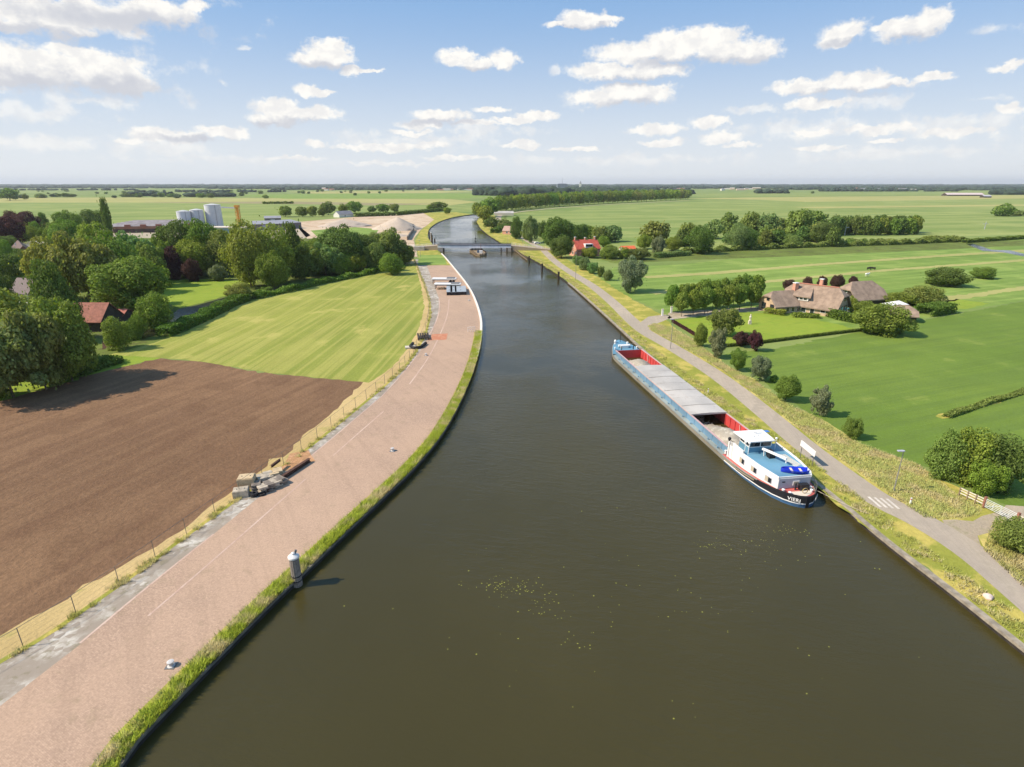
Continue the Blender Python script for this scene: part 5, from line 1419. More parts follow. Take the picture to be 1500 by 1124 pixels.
# gate and post and rail fence
def gate():
    a = G(1404, 727); b = G(1440, 744); c = G(1488, 768); d = G(1560, 800)
    r1 = empty('wooden_fence', a, 0, 'weathered white rail fence left of the field gate', 'fence'); m = MB()
    L = b - a
    for i in range(4): p = L * i / 3; MB().box(p.x-.07, p.x+.07, p.y-.07, p.y+.07, 0, 1.25).build('post', M_TIMBER, r1)
    m = MB()
    for z in (.5, .85, 1.15): m.bar(Vector((0, 0, z)), L + Vector((0, 0, z)), .05, .12)
    m.build('rail', plain('bleached_rail', S(214, 204, 186), .8, var=.15), r1)
    r2 = empty('field_gate', b, 0, 'galvanised tubular field gate of two leaves between two posts', 'gate'); L = c - b
    for p in (Vector((0, 0, 0)), L): MB().box(p.x-.12, p.x+.12, p.y-.12, p.y+.12, 0, 1.5).build('gate_post', simple('brown_post', S(150, 100, 84), .9, var=.25), r2)
    for f0, f1 in ((.04, .49), (.51, .96)):
        m = MB()
        for z in (.25, .45, .65, .85, 1.05, 1.25): m.tube(L * f0 + Vector((0, 0, z)), L * f1 + Vector((0, 0, z)), .03, n=6)
        for f in (f0, (f0 + f1) / 2, f1): m.tube(L * f + Vector((0, 0, .2)), L * f + Vector((0, 0, 1.3)), .035, n=6)
        m.tube(L * f0 + Vector((0, 0, .25)), L * f1 + Vector((0, 0, 1.25)), .025, n=6)
        m.build('gate_leaf', plain('galvanised_gate', S(206, 208, 204), .45, metal=.2), r2)
    r3 = empty('wooden_fence', c, 0, 'weathered white rail fence right of the field gate at the photo edge', 'fence'); L = d - c
    for i in range(4): p = L * (i + .1) / 3; MB().box(p.x-.07, p.x+.07, p.y-.07, p.y+.07, 0, 1.25).build('post', M_TIMBER, r3)
    m = MB()
    for z in (.5, .85, 1.15): m.bar(L * .02 + Vector((0, 0, z)), L + Vector((0, 0, z)), .05, .12)
    m.build('rail', plain('bleached_rail', S(214, 204, 186), .8, var=.15), r3)
gate()

# chain fence along the quay
def chain_fence():
    P = smooth_line(FENCE_W, 1); root = empty('wire_fence', (0, 0, LAND), 0, 'long wire fence on thin steel posts between the brown field and the quay', 'fence')
    d = 0; nxt = 0; pm = plain('fence_steel', S(120, 112, 100), .6); tops = []
    for a, b in zip(P, P[1:]):
        l = (b - a).length
        while nxt < d + l:
            p = a.lerp(b, (nxt - d) / l)
            if p.y > 12:
                tops.append(p); MB().tube((p.x, p.y, 0), (p.x, p.y, 2.0), .035, n=6).build('post', pm, root)
            nxt += 4.3 if p.y < 130 else 9.0
        d += l
    m = MB()
    for a, b in zip(tops, tops[1:]):
        for z in (.3, .8, 1.3, 1.65): m.tube((a.x, a.y, z), (b.x, b.y, z), .007, n=3, caps=False)
        m.tube((a.x, a.y, 1.97), (b.x, b.y, 1.97), .025, n=4, caps=False)
    m.build('wire', pm, root)
chain_fence()

# ------------------------------------------------------------------ things on the quay
def block(u, v, sx, sy, sz, rz, label, mat, name='concrete_block', group='concrete blocks by the fence', z=0.0, tilt=0):
    root = empty(name, G(u, v) + Vector((0, 0, .03 + z)), rz, label, 'concrete block', group); root.rotation_euler = (tilt, 0, rz)
    m = MB(); c = min(sx, sy, sz) * .06
    m.box(-sx/2, sx/2, -sy/2, sy/2, 0, sz - c); m.prism([(-sx/2+c, -sy/2+c), (sx/2-c, -sy/2+c), (sx/2-c, sy/2-c), (-sx/2+c, sy/2-c)], sz - c, sz)
    m.build('body', mat, root)
    for x in (-sx * .25, sx * .25): MB().lathe((x, 0, sz), [(.06, 0), (.06, .08), (.02, .1)], 6).build('lifting_eye', P_STEEL, root)
M_TAN = simple('tan_concrete', S(196, 172, 136), .9, var=.15, scale=1.5, bump=.03); M_GC = simple('grey_concrete', S(182, 168, 148), .9, var=.25, scale=1.5, bump=.03); M_DC = simple('dark_slab', S(130, 118, 106), .85, var=.3, scale=1.5, bump=.02)
rq = math.radians(38)
block(363, 713, 2.0, 1.6, 1.5, .2, 'tan concrete block nearest the fence at the left of the rubble heap', M_TAN)
block(354, 726, 1.8, 1.4, .9, .3, 'lower pale concrete block in front of the tall tan one', M_GC)
rr = random.Random(11)
def rubble():
    labs = 0
    for i in range(9):
        u, v = [(376,717),(386,719),(395,716),(403,712),(411,708),(382,706),(392,704),(401,700),(408,697)][i]
        root = empty('concrete_slab', G(u, v) + Vector((0, 0, .03)), rq, ['dark','grey','dark','grey','dark','pale','pale','pale','pale'][i] + ' concrete slab lying in the rubble heap by the fence', 'concrete slab', 'slabs of the rubble heap')
        root['label'] = ('pale broken concrete slab on the fence side of the rubble heap' if i >= 5 else 'dark concrete slab on the quay side of the rubble heap')
        m = MB(); k = 0
        for k in range(3):
            M = Matrix.Translation((rr.uniform(-.2, .2), rr.uniform(-.2, .2), .3 * k)) @ Matrix.Rotation(rr.uniform(-.3, .3), 4, 'Z') @ Matrix.Rotation(rr.uniform(-.12, .12), 4, 'X')
            m.box(-.55, .55, -.8, .8, 0, .24, M)
        m.build('slab', M_DC if i < 5 and i % 2 == 0 else (M_GC if i < 7 else M_TAN), root)
rubble()
def beam(u0, v0, u1, v1, w, h, label, mat, zl=.1):
    a = G(u0, v0); b = G(u1, v1); root = empty('dark_beam', a + Vector((0, 0, .04)), 0, label, 'beam', 'steel beams by the rubble heap'); L = b - a
    m = MB(); m.bar(Vector((0, 0, zl)), L + Vector((0, 0, zl)), w, .04); m.bar(Vector((0, 0, zl + h)), L + Vector((0, 0, zl + h)), w, .04); m.build('flange', mat, root)
    MB().bar(Vector((0, 0, zl + h/2)), L + Vector((0, 0, zl + h/2)), .05, h - .04).build('web', mat, root)
M_RB = simple('rusty_beam_and_shadow', S(84, 58, 46), .85, var=.3, scale=2)  # rust brown of the beams, also the colour of the shadow streak
beam(414, 703, 454, 677, .45, .45, 'long dark beam standing in for a shadow streak on the quay beside the orange dust', M_RB)  # beam shape added in place of a dark streak of shadow
beam(399, 694, 412, 684, .25, .3, 'short dark beam end leaning on the rubble heap', M_RB, .9)
beam(392, 722, 414, 708, .2, .2, 'thin dark beam along the quay side of the rubble heap', M_RB)
root = empty('tyre_stack', G(372, 727) + Vector((0, 0, .03)), 0, 'two dark tyres lying in front of the rubble heap', 'tyres'); rub = plain('rubber', S(40, 38, 38), .8)
for x, y, z in ((0, 0, 0), (.9, .3, 0), (.1, 0, .25)):
    MB().lathe((x, y, z), [(.22, .02), (.45, 0), (.5, .1), (.45, .24), (.22, .22), (.22, .02)], 16).build('tyre', rub, root)
# bench-like timber crate and curved rubber fender farther on
root = empty('timber_crate', G(620, 495) + Vector((0, 0, .03)), .2, 'dark open timber crate beside the red dust patch', 'crate')
for i in range(5): MB().box(-1.4 + i * .6, -1.0 + i * .6, -2.6, 2.6, .5, .62).build('top_plank', M_DARKW, root)
for x in (-1.4, 1.4): MB().box(x - .08, x + .08, -2.6, 2.6, 0, .5).build('side_board', M_TIMBER, root)
root = empty('rubber_fender', G(610, 509) + Vector((0, 0, .03)), 0, 'black U-shaped rubber fender lying on the grey setts', 'fender'); m = MB(); prev = None
for k in range(13):
    a = math.pi * (k / 12) ; p = Vector((1.4 * -math.cos(a) , -1.6 * math.sin(a), .35)); 
    if prev: m.tube(prev, p, .35, n=8)
    prev = p
m.tube((-1.4, 0, .35), (-1.2, 2.4, .35), .35, n=8); m.tube((1.4, 0, .35), (1.9, 2.6, .35), .35, n=8); m.build('fender_tube', rub, root)
root = empty('concrete_slab', G(601, 510) + Vector((0, 0, .03)), .2, 'pale slab left of the black U-shaped fender', 'concrete slab'); MB().box(-1.2, 1.2, -.8, .8, 0, .35).build('slab', M_PAINT, root)

def trailer(u, v, label, L=9.4):
    root = empty('flatbed_trailer', G(u, v) + Vector((0, 0, .03)), math.radians(-2), label, 'trailer', 'white trailers parked on the quay')
    MB().box(-L/2, L/2, -1.6, 1.6, 1.55, 1.95).build('bed', P_WHITE, root)
    MB().box(L/2 - 3.6, L/2 - .6, -1.1, 1.3, 1.955, 2.2).build('load_cover', P_STEEL, root)
    MB().box(-L/2 + .1, L/2 - .1, -.5, .5, 1.15, 1.55).build('chassis', P_BLACK, root)
    for x in (L/2 - 2.4, L/2 - 1.2):
        for y in (-1.15, 1.15):
            w = MB().tube((x, y - .15, .5), (x, y + .15, .5), .5, n=14).build('wheel', rub, root); MB().tube((x, y - .17, .5), (x, y + .17, .5), .22, n=10).build('hub', P_STEEL, w)
    for y in (-1.3, 1.3):
        MB().box(-L/2 + .3, -L/2 + .55, y - .12, y + .12, 0, 1.55).build('landing_leg', P_STEEL, root)
trailer(651, 415, 'white flat trailer on the quay, farther of the two'); trailer(656, 423, 'white flat trailer on the quay, nearer of the two', 9.8)
def skip(u, v, W, L, label):
    root = empty('steel_pontoon', G(u, v) + Vector((0, 0, .03)), math.radians(6), label, 'pontoon', 'steel pontoons on the quay')
    MB().box(-W/2, W/2, 0, L, 0, 1.1).build('side', P_BLACK, root)
    MB().box(-W/2 - .04, W/2 + .04, -.04, L + .04, 1.1, 1.22).build('lid', plain('lid_grey', S(158, 164, 168), .6, var=.12), root)
    for y in (L * .25, L * .75): MB().box(-.15, .15, y - .1, y + .1, 1.22, 1.4).build('lifting_eye', P_STEEL, root)
skip(658.5, 433, 2.0, 13, 'narrow steel pontoon with grey top at the left of the three on the quay'); skip(664.5, 433, 2.1, 13, 'narrow steel pontoon with grey top in the middle of the three on the quay'); skip(675, 432.6, 3.9, 12, 'wide steel pontoon with grey top at the right of the three on the quay')
root = empty('timber_stack', G(646, 424) + Vector((0, 0, .03)), 0, 'small pale stack of timber under the nearer trailer', 'timber stack')
for i in range(3): MB().box(-1.2 + i * .9, -.5 + i * .9, -1, 1, 0, .5 + .1 * i).build('bundle', M_TIMBER, root)

# ------------------------------------------------------------------ buildings
M_THATCH = simple('thatch', S(150, 128, 110), .95, var=.22, scale=.7, bump=.1); M_BRICKW = simple('cream_brick', S(196, 168, 138), .9, var=.15, scale=1)
M_TILE = simple('red_tiles', S(184, 84, 66), .8, var=.2, scale=.8, bump=.05); M_TILE2 = simple('orange_tiles', S(222, 108, 66), .8, var=.15, scale=.8)
M_SLATE = simple('grey_roof', S(140, 136, 138), .8, var=.15, scale=.5); M_DARKWALL = simple('black_boards', S(70, 60, 52), .9, var=.2, scale=1)
M_PINKW = simple('pink_brick', S(206, 150, 126), .9, var=.15, scale=1); M_RIDGE = simple('ridge_tiles', S(190, 128, 106), .8, var=.15, scale=2); M_FARMTILE = simple('old_tiles', S(150, 96, 78), .85, var=.25, scale=1.2)
M_WHITEW = simple('white_render', S(222, 216, 206), .8, var=.06, scale=1)
def house(name, label, loc, rz, L, W, zw, zr, wall, roof, hip=(0, 0), over=.5, th=.3, ridge=None, cat='house', group=None, wins=(), chim=(), gable_mat=None, root=None):
    root = root or empty(name, loc, rz, label, cat, group)
    hw = W / 2; ho = hw + over; slope = (zr - zw) / hw; ze = zw - over * slope * .9
    def section(L2, hwd, zb, zt, h0, h1):
        pass
    # wall solid with gables
    m = MB()
    def gab(x, sgn, h):
        if h > 0:
            zt = zr - h * (zr - zw); k = hw * (zr - zt) / (zr - zw); return [(x, -hw, 0), (x, hw, 0), (x, hw, zw), (x, k, zt - .12), (x, -k, zt - .12), (x, -hw, zw)]
        return [(x, -hw, 0), (x, hw, 0), (x, hw, zw), (x, .01, zr - .12), (x, -.01, zr - .12), (x, -hw, zw)]
    A = gab(-L/2, -1, hip[0]); B = gab(L/2, 1, hip[1])
    m.add(A + B, [(0,1,2,3,4,5), (11,10,9,8,7,6), (0,5,11,6), (1,7,8,2), (0,6,7,1), (2,8,9,3), (3,9,10,4), (4,10,11,5)])
    m.build('wall', wall, root)
    m = MB()
    def end(x, s, h):
        xo = x + s * over
        zt = zr - h * (zr - zw); k = max(.02, ho * (zr - zt) / (zr - ze)) if h > 0 else .02
        return (xo, k, zt), (x - s * (h * (zr - zw) / max(slope, .1)) * .8 if h > 0 else xo, zr)
    (xa, ka, zta), (ra, _) = end(-L/2, -1, hip[0]); (xb, kb, ztb), (rb_, _) = end(L/2, 1, hip[1])
    top = [(xa, -ho, ze), (xa, -ka, zta), (ra, 0, zr), (xa, ka, zta), (xa, ho, ze), (xb, ho, ze), (xb, kb, ztb), (rb_, 0, zr), (xb, -kb, ztb), (xb, -ho, ze)]
    bot = [(x, y, z - th) for x, y, z in top]
    f = [(0, 9, 8, 7, 2, 1), (4, 3, 2, 7, 6, 5), (1, 2, 3), (8, 6, 7)]
    g = [tuple(i + 10 for i in t[::-1]) for t in f]
    e = [(0, 1, 11, 10), (1, 3, 13, 11), (3, 4, 14, 13), (4, 5, 15, 14), (5, 6, 16, 15), (6, 8, 18, 16), (8, 9, 19, 18), (9, 0, 10, 19)]
    m.add(top + bot, f + g + e)
    rf = m.build('roof', roof, root)
    if ridge: MB().bar((ra, 0, zr + .05), (rb_, 0, zr + .05), .5, .22).build('ridge', ridge, rf)
    for (side, pos, z, w, h, kind) in wins:       # side: f b l r
        mt = P_GLASS
        fr = MB(); pn = MB()
        if side in 'fb':
            y = (-hw - .03) if side == 'f' else (hw + .03)
            fr.box(pos - w/2 - .12, pos + w/2 + .12, y - .05, y + .05, z - .12, z + h + .12); pn.box(pos - w/2, pos + w/2, y - .08, y + .08, z, z + h)
        else:
            x = (-L/2 - .03) if side == 'l' else (L/2 + .03)
            fr.box(x - .05, x + .05, pos - w/2 - .12, pos + w/2 + .12, z - .12, z + h + .12); pn.box(x - .08, x + .08, pos - w/2, pos + w/2, z, z + h)
        q = fr.build('door' if kind == 'd' else 'window', P_WHITE if kind != 'k' else M_DARKWALL, root); pn.build('pane', mt, q)
    for (x, y, s, zt) in chim:
        c = MB().box(x - s/2, x + s/2, y - s/2, y + s/2, zr - 3, zt).build('chimney', M_PINKW, root); MB().box(x - s/2 - .1, x + s/2 + .1, y - s/2 - .1, y + s/2 + .1, zt, zt + .2).build('chimney_cap', P_WHITE, c)
    return root
def ridge_frame(u0, v0, u1, v1, zr):
    a = G(u0, v0, LAND + zr); b = G(u1, v1, LAND + zr); c = (a + b) / 2; c.z = LAND
    return c, math.atan2((b - a).y, (b - a).x), (b - a).length
# thatched farmhouse: main range, left wing, dormer
c, rz, L = ridge_frame(1165, 414, 1232, 422, 8.0)
farm = house('farmhouse', 'large thatched farmhouse with red ridge, two chimneys and white dormer beyond the lawn', c, rz, L + 2.6, 9.8, 2.8, 8.0, M_BRICKW, M_THATCH, hip=(.35, .42), over=.7, th=.35, ridge=M_RIDGE,
    wins=[('f', -3, .4, 1.2, 2.0, 'w'), ('f', -1, .4, 1.2, 2.0, 'w'), ('f', 1.5, .2, 1.1, 2.2, 'd'), ('f', 4.5, 1.0, 1.2, 1.2, 'w'), ('r', -2.6, .9, 1.3, 1.6, 'k'), ('r', 0, .9, 1.3, 1.6, 'k'), ('r', 2.8, .3, 1.6, 2.3, 'k'), ('r', -1.4, 4.2, 1.2, 1.0, 'k'), ('r', 1.4, 4.2, 1.2, 1.0, 'k')],
    chim=[(L * .07, .3, .9, 9.8)])
x0 = -L * .22
dm = MB(); dm.box(x0 - 2.6, x0 + 2.6, -4.5, -1.0, 3.6, 4.9); d = dm.build('dormer', M_WHITEW, farm)
for i in range(4): MB().box(x0 - 2.3 + i * 1.2, x0 - 1.4 + i * 1.2, -4.56, -4.5, 3.9, 4.7).build('dormer_window', P_GLASS, d)
m = MB(); m.add([(x0 - 3.4, -4.9, 4.9), (x0 + 3.4, -4.9, 4.9), (x0 + 2.2, -.6, 7.3), (x0 - 2.2, -.6, 7.3), (x0 - 3.4, -4.9, 4.6), (x0 + 3.4, -4.9, 4.6), (x0 + 2.4, -.6, 4.6), (x0 - 2.4, -.6, 4.6)], [(0,1,2,3), (7,6,5,4), (0,4,5,1), (1,5,6,2), (2,6,7,3), (3,7,4,0)]); m.build('dormer_roof', M_THATCH, d)
c2, rz2, L2 = ridge_frame(1131, 426.5, 1170, 424.5, 6.2)
wl = c2 - c; 
wing = empty('wing', farm.matrix_basis.inverted() @ c2, rz2 - rz); wing.parent = farm
house('wing', None, None, 0, L2 + 1.8, 7.8, 2.6, 6.2, M_BRICKW, M_THATCH, hip=(.4, 0), over=.6, th=.35, root=wing,
      wins=[('f', -1.5, .5, 1.0, 1.7, 'w'), ('f', .4, .5, 1.0, 1.7, 'w'), ('f', 2.3, .5, 1.0, 1.7, 'w'), ('l', -2.2, .6, 1.6, 1.8, 'k'), ('l', 1.6, .6, 1.6, 1.8, 'k'), ('l', 0, 3.4, 1.0, 1.0, 'k')], chim=[(L2 * .38, 0.2, 1.2, 8.2)])
c, rz, L = ridge_frame(1250, 412.5, 1277, 411.0, 7.0)
house('thatched_barn', 'thatched barn with black timber walls right of the farmhouse', c, rz, L + 4.5, 9.5, 2.4, 7.0, M_DARKWALL, M_THATCH, hip=(.5, .55), over=.7, th=.35, cat='barn', wins=[('l', -2, .8, 1.4, 1.6, 'w'), ('l', 1.5, .6, 1.2, 2.0, 'd'), ('l', 0, 3.6, 1.0, .9, 'w')])
c, rz, L = ridge_frame(1315, 446.5, 1330, 447.5, 4.2)
house('thatched_shed', 'small low thatched shed beside the square hedge', c, rz, L + 4, 7, 2.1, 4.2, M_DARKWALL, M_THATCH, hip=(.6, .6), over=.5, th=.25, cat='shed', wins=[('f', 0, .6, 1.2, 1.0, 'w')])
def parasol(u, v, label):
    root = empty('parasol', G(u, v), 0, label, 'parasol', 'parasols by the shed'); MB().tube((0, 0, 0), (0, 0, 2.9), .04, n=6).build('pole', P_STEEL, root)
    MB().add([(-2, -2, 2.2), (2, -2, 2.2), (2, 2, 2.2), (-2, 2, 2.2), (0, 0, 3.1), (0, 0, 2.9)], [(0,1,4), (1,2,4), (2,3,4), (3,0,4), (1,0,5), (2,1,5), (3,2,5), (0,3,5)]).build('canopy', P_WHITE, root)
parasol(1303, 457, 'left white parasol beside the small thatched shed'); parasol(1314, 455, 'right white parasol beside the small thatched shed')
root = empty('garden_pool', G(1258, 456), 0, 'small turquoise pool behind the right gable of the farmhouse', 'pool'); MB().box(-4, 4, -7, 5, 0, .12).build('pool_rim', M_PAINT, root); MB().box(-3.4, 3.4, -6.4, 4.4, .125, .14).build('pool_water', simple('pool_water', S(120, 205, 196), .05, var=.1), root)
root = empty('garden_statue', G(1098, 475), 0, 'pale stone garden figure on a plinth on the lawn', 'statue'); MB().box(-.35, .35, -.35, .35, 0, 1.0).build('plinth', M_PAINT, root); MB().lathe((0, 0, 1.0), [(.3, 0), (.22, .4), (.3, .8), (.34, 1.1), (.16, 1.3), (.2, 1.5), (.16, 1.7), (.03, 1.8)], 10).build('figure', P_PALE, root)
for u, v, lb in ((970, 463, 'left white gate post at the farm drive'), (983, 459, 'right white gate post at the farm drive')):
    root = empty('gate_post', G(u, v), 0, lb, 'gate post', 'gate posts of the farm drive'); MB().box(-.25, .25, -.25, .25, 0, 1.9).build('shaft', P_WHITE, root); MB().box(-.32, .32, -.32, .32, 1.9, 2.05).build('cap', M_PAINT, root)
# red-roofed canal house
c, rz, L = ridge_frame(841, 351.5, 873, 350.5, 8.5)
house('canal_house', 'pink brick house with bright red tiled roof and white dormer by the road', c, rz, L + .8, 10, 4.2, 8.5, M_PINKW, M_TILE, over=.3, th=.15, chim=[(-L*.46, 0, .8, 9.8), (L*.44, 0, .8, 9.8), (0, .2, .7, 9.4)],
      wins=[('f', -3.2, .5, 2.2, 2.2, 'd'), ('f', 1.5, 1, 1.4, 1.4, 'w'), ('f', 4, 1, 1.4, 1.4, 'w'), ('l', 0, 1, 1.2, 1.4, 'w'), ('l', 0, 4.6, 1.0, 1.1, 'w')])
hr = bpy.data.objects['canal_house']
d = MB().box(-2.0, 2.4, -5.1, -1.5, 4.6, 6.6).build('dormer', P_WHITE, hr); MB().box(-1.7, 2.1, -5.16, -5.1, 5.2, 6.3).build('dormer_window', P_GLASS, d)
d = MB().box(-6.0, -.2, -8.4, -5.0, 0, 3.0).build('porch', M_PINKW, hr); MB().box(-6.2, 0, -8.6, -5.0, 3.0, 3.2).build('porch_roof', plain('dark_flat_roof', S(96, 60, 56), .8), d)
MB().box(-4.6, -2.0, -8.46, -8.4, .2, 2.6).build('porch_glazing', P_GLASS, d)
c, rz, L = ridge_frame(911, 360.5, 928, 360.0, 3.6)
house('garden_shed', 'small white shed with orange tiled roof right of the red-roofed house', c, rz, L + .6, 5, 2.2, 3.6, M_WHITEW, M_TILE2, over=.3, th=.12, cat='shed', wins=[('f', -1, .8, 1, 1, 'w')])
c, rz, L = ridge_frame(740, 331, 755, 331.5, 6.0)
house('cottage', 'small cottage with pinkish roof beside the bank track beyond the bridge', c, rz, L + .8, 8, 2.8, 6.0, M_PINKW, simple('faded_tiles', S(178, 146, 130), .85), over=.3, th=.15, chim=[(L*.4, 0, .6, 7.0)], wins=[('f', -1, .9, 1.2, 1.3, 'w'), ('f', 2, .9, 1.2, 1.3, 'w')])
# left village and farm
c, rz, L = ridge_frame(112, 440.5, 155, 440.5, 7.5)
house('red_roof_farm', 'farm building with red tiled roof half hidden behind the near trees', c, rz, L + .8, 9, 3.0, 7.0, M_DARKWALL, M_FARMTILE, over=.4, th=.15, cat='farm building', wins=[('r', 0, .8, 1.5, 2.0, 'd')])
c, rz, L = ridge_frame(56, 441, 84, 441, 7.5)
house('grey_roof_farm', 'grey roofed farm building left of the red-roofed one behind the trees', c, rz, L + .8, 9, 3.0, 7.0, M_DARKWALL, M_SLATE, over=.4, th=.15, cat='farm building')
c, rz, L = ridge_frame(161, 452.5, 186, 452.5, 3.8)
house('lean_to_shed', 'low shed with brownish red roof right of the red-roofed farm building', c, rz, L, 5, 2.5, 3.8, M_DARKWALL, simple('brown_red_tiles', S(170, 104, 88), .85), over=.3, th=.12, cat='shed', wins=[('f', 0, .2, 2.5, 2.0, 'd')])
c, rz, L = ridge_frame(30, 407, 50, 407.5, 7.5)
house('village_house', 'white house with grey-brown roof and dormer at the left edge', c, rz, L + 2, 9, 3.4, 7.5, M_WHITEW, simple('brown_slate', S(120, 104, 100), .8), hip=(0, .3), over=.4, th=.2, wins=[('f', -2, 1, 1.2, 1.4, 'w'), ('f', 1.5, 1, 1.2, 1.4, 'w')])
c, rz, L = ridge_frame(50, 409, 64, 411, 6.5)
house('village_house', 'dark-roofed white annex right of the house at the left edge', c, rz, L + 2, 7, 3.0, 6.5, M_WHITEW, simple('black_tiles', S(52, 50, 58), .7), over=.3, th=.15, wins=[('f', 1, 1, 1.2, 1.4, 'w')])
c, rz, L = ridge_frame(58, 322.5, 68, 322.5, 7)
house('village_house', 'village house with orange roof peeping above the clipped trees', c, rz, L, 8, 3, 7, M_PINKW, M_TILE2, over=.3, th=.15)
c, rz, L = ridge_frame(46, 354, 66, 352, 4.0)
house('canopy_building', 'low white canopy building beside the village street', c, rz, L + 2, 10, 3, 4.0, M_WHITEW, simple('pale_grey_roof', S(190, 182, 176), .8), over=.6, th=.15, cat='building')
c, rz, L = ridge_frame(26, 352, 33, 360, 7)
house('village_house', 'brown gabled house with white verge left of the village street', c, rz, L + 2, 8, 3, 7, simple('brown_brick', S(120, 84, 72), .9), simple('brown_tiles', S(104, 84, 78), .85), over=.3, th=.15)
c, rz, L = ridge_frame(100, 325.5, 134, 326, 5)
house('white_shed', 'long white flat shed between the village and the factory', c, rz, L, 14, 4, 5, M_WHITEW, simple('shed_roof_pale', S(196, 198, 200), .7), over=.3, th=.15, cat='shed')
c, rz, L = ridge_frame(492, 309.5, 513, 308.5, 7)
house('far_house', 'grey-roofed house with white gables beyond the sand yard', c, rz, L, 10, 3.4, 7, M_WHITEW, M_SLATE, over=.3, th=.15, wins=[('f', -2, 1, 1.4, 1.4, 'w')])
# factory: long many-bayed shed, grey sheds
M_SHEDROOF = simple('factory_roof', S(142, 134, 134), .8, var=.25, scale=.15)
def factory():
    a = G(166, 342); b = G(272, 340); root = empty('factory_shed', (a + b) / 2, math.atan2((b - a).y, (b - a).x), 'long low brown factory shed with sawtooth roofs behind the left grove', 'factory'); L = (b - a).length
    MB().box(-L/2, L/2, 0, 55, 0, 5).build('wall', simple('factory_wall', S(150, 112, 92), .9, var=.2, scale=.2), root)
    MB().box(-L/2 + .5, L/2 - .5, -.1, 0, .4, 3.0).build('loading_doors', simple('factory_openings', S(84, 70, 64), .9, var=.4, scale=.3), root)
    for i in range(6):
        y = i * 9.1; m = MB(); m.add([(-L/2 - .5, y, 5), (L/2 + .5, y, 5), (L/2 + .5, y + 9, 5), (-L/2 - .5, y + 9, 5), (-L/2 - .5, y + 4.5, 7.2), (L/2 + .5, y + 4.5, 7.2)], [(3,2,1,0), (0,1,5,4), (2,3,4,5), (0,4,3), (1,2,5)])
        m.build('roof_bay', M_SHEDROOF, root)
    for i in range(5): MB().box(-L/2 + 9 + i * 11, -L/2 + 13 + i * 11, -1.2, .5, 4.2, 6.4).build('roof_vent', simple('vent_brown', S(150, 100, 84), .9), root)
factory()
def grey_shed(u0, v0, u1, v1, D, H, label):
    a = G(u0, v0); b = G(u1, v1); root = empty('grey_shed', (a + b) / 2, math.atan2((b - a).y, (b - a).x), label, 'shed', 'sheds right of the silos'); L = (b - a).length
    MB().box(-L/2, L/2, 0, D, 0, H).build('wall', simple('shed_wall', S(120, 112, 112), .85), root)
    MB().add([(-L/2 - .4, -.4, H), (L/2 + .4, -.4, H), (L/2 + .4, D + .4, H), (-L/2 - .4, D + .4, H), (-L/2 - .4, D/2, H + 2), (L/2 + .4, D/2, H + 2)], [(3,2,1,0), (0,1,5,4), (2,3,4,5), (0,4,3), (1,2,5)]).build('roof', simple('shed_roof', S(150, 148, 152), .6, var=.1, scale=.3), root)
    MB().box(-2, 2, -.12, -.02, 0, H * .8).build('door', P_GREY, root)
grey_shed(372, 338, 406, 337, 30, 5, 'left grey-roofed shed right of the orange tower'); grey_shed(408, 337, 442, 334.5, 30, 5, 'right grey-roofed shed right of the orange tower'); grey_shed(388, 326, 412, 325.5, 12, 4, 'small dark-walled shed behind the grey-roofed sheds')
M_SILO = simple('silo_metal', S(206, 206, 206), .45, var=.06, scale=.2)
def silo(u0, u1, vb, vt, label):
    u = (u0 + u1) / 2; p = G(u, vb); r = (u1 - u0) / 2 * PX(u, vb); d = ray(u, vt); H = CAM_H + d.z * p.y / d.y - LAND
    root = empty('silo', p, 0, label, 'silo', 'white silos')
    m = MB().lathe((0, 0, 0), [(r, 0), (r, H * .25), (r * 1.01, H * .25 + .1), (r, H * .25 + .2), (r, H * .6), (r * 1.01, H * .6 + .1), (r, H * .6 + .2), (r, H - .3)], 32); m.build('shell', M_SILO, root, smooth=False)
    MB().lathe((0, 0, H - .3), [(r * 1.02, 0), (r * 1.02, .2), (r * .15, 1.2)], 32).build('roof', simple('silo_roof', S(190, 188, 186), .6), root)
    m = MB(); 
    for s in (-.25, .25): m.tube((r * .7 + s * .5, -r * .75 - .1, 0), (r * .7 + s * .5, -r * .75 - .1, H), .06, n=5)
    m.build('ladder', P_STEEL, root)
    return root, r, H
silo(263.5, 282, 335, 309.5, 'left white silo of the three behind the grove'); silo(283, 301, 334, 307.5, 'middle white silo of the three behind the grove'); silo(305, 327, 333, 300, 'tallest white silo at the right of the three behind the grove')
def tower():
    p = G(352, 336); root = empty('elevator_tower', p, 0, 'orange bucket elevator tower with conveyor right of the tallest silo', 'tower'); o = simple('orange_steel', S(206, 146, 60), .6); H = 19
    m = MB()
    for x in (-1.3, 1.3):
        for y in (-1.3, 1.3): m.bar((x, y, 0), (x, y, H), .3)
    for i in range(7):
        z = i * H / 7
        for sx in (-1.3, 1.3): m.bar((sx, -1.3, z), (sx, 1.3, z + H / 7), .2)
        for sy in (-1.3, 1.3): m.bar((-1.3, sy, z), (1.3, sy, z + H / 7), .2); m.bar((-1.3, sy, z), (1.3, sy, z), .2)
    m.build('frame', o, root); MB().box(-.45, .45, -.45, .45, 0, H - 1).build('casing', o, root); MB().box(-1.8, 1.8, -1.5, 1.5, H - 1, H + .8).build('head', o, root)
    MB().bar((-1.5, 0, H - 1.5), (-15, 1, H - 1.0), 1.0, 1.0).build('conveyor', P_GREY, root)
tower()
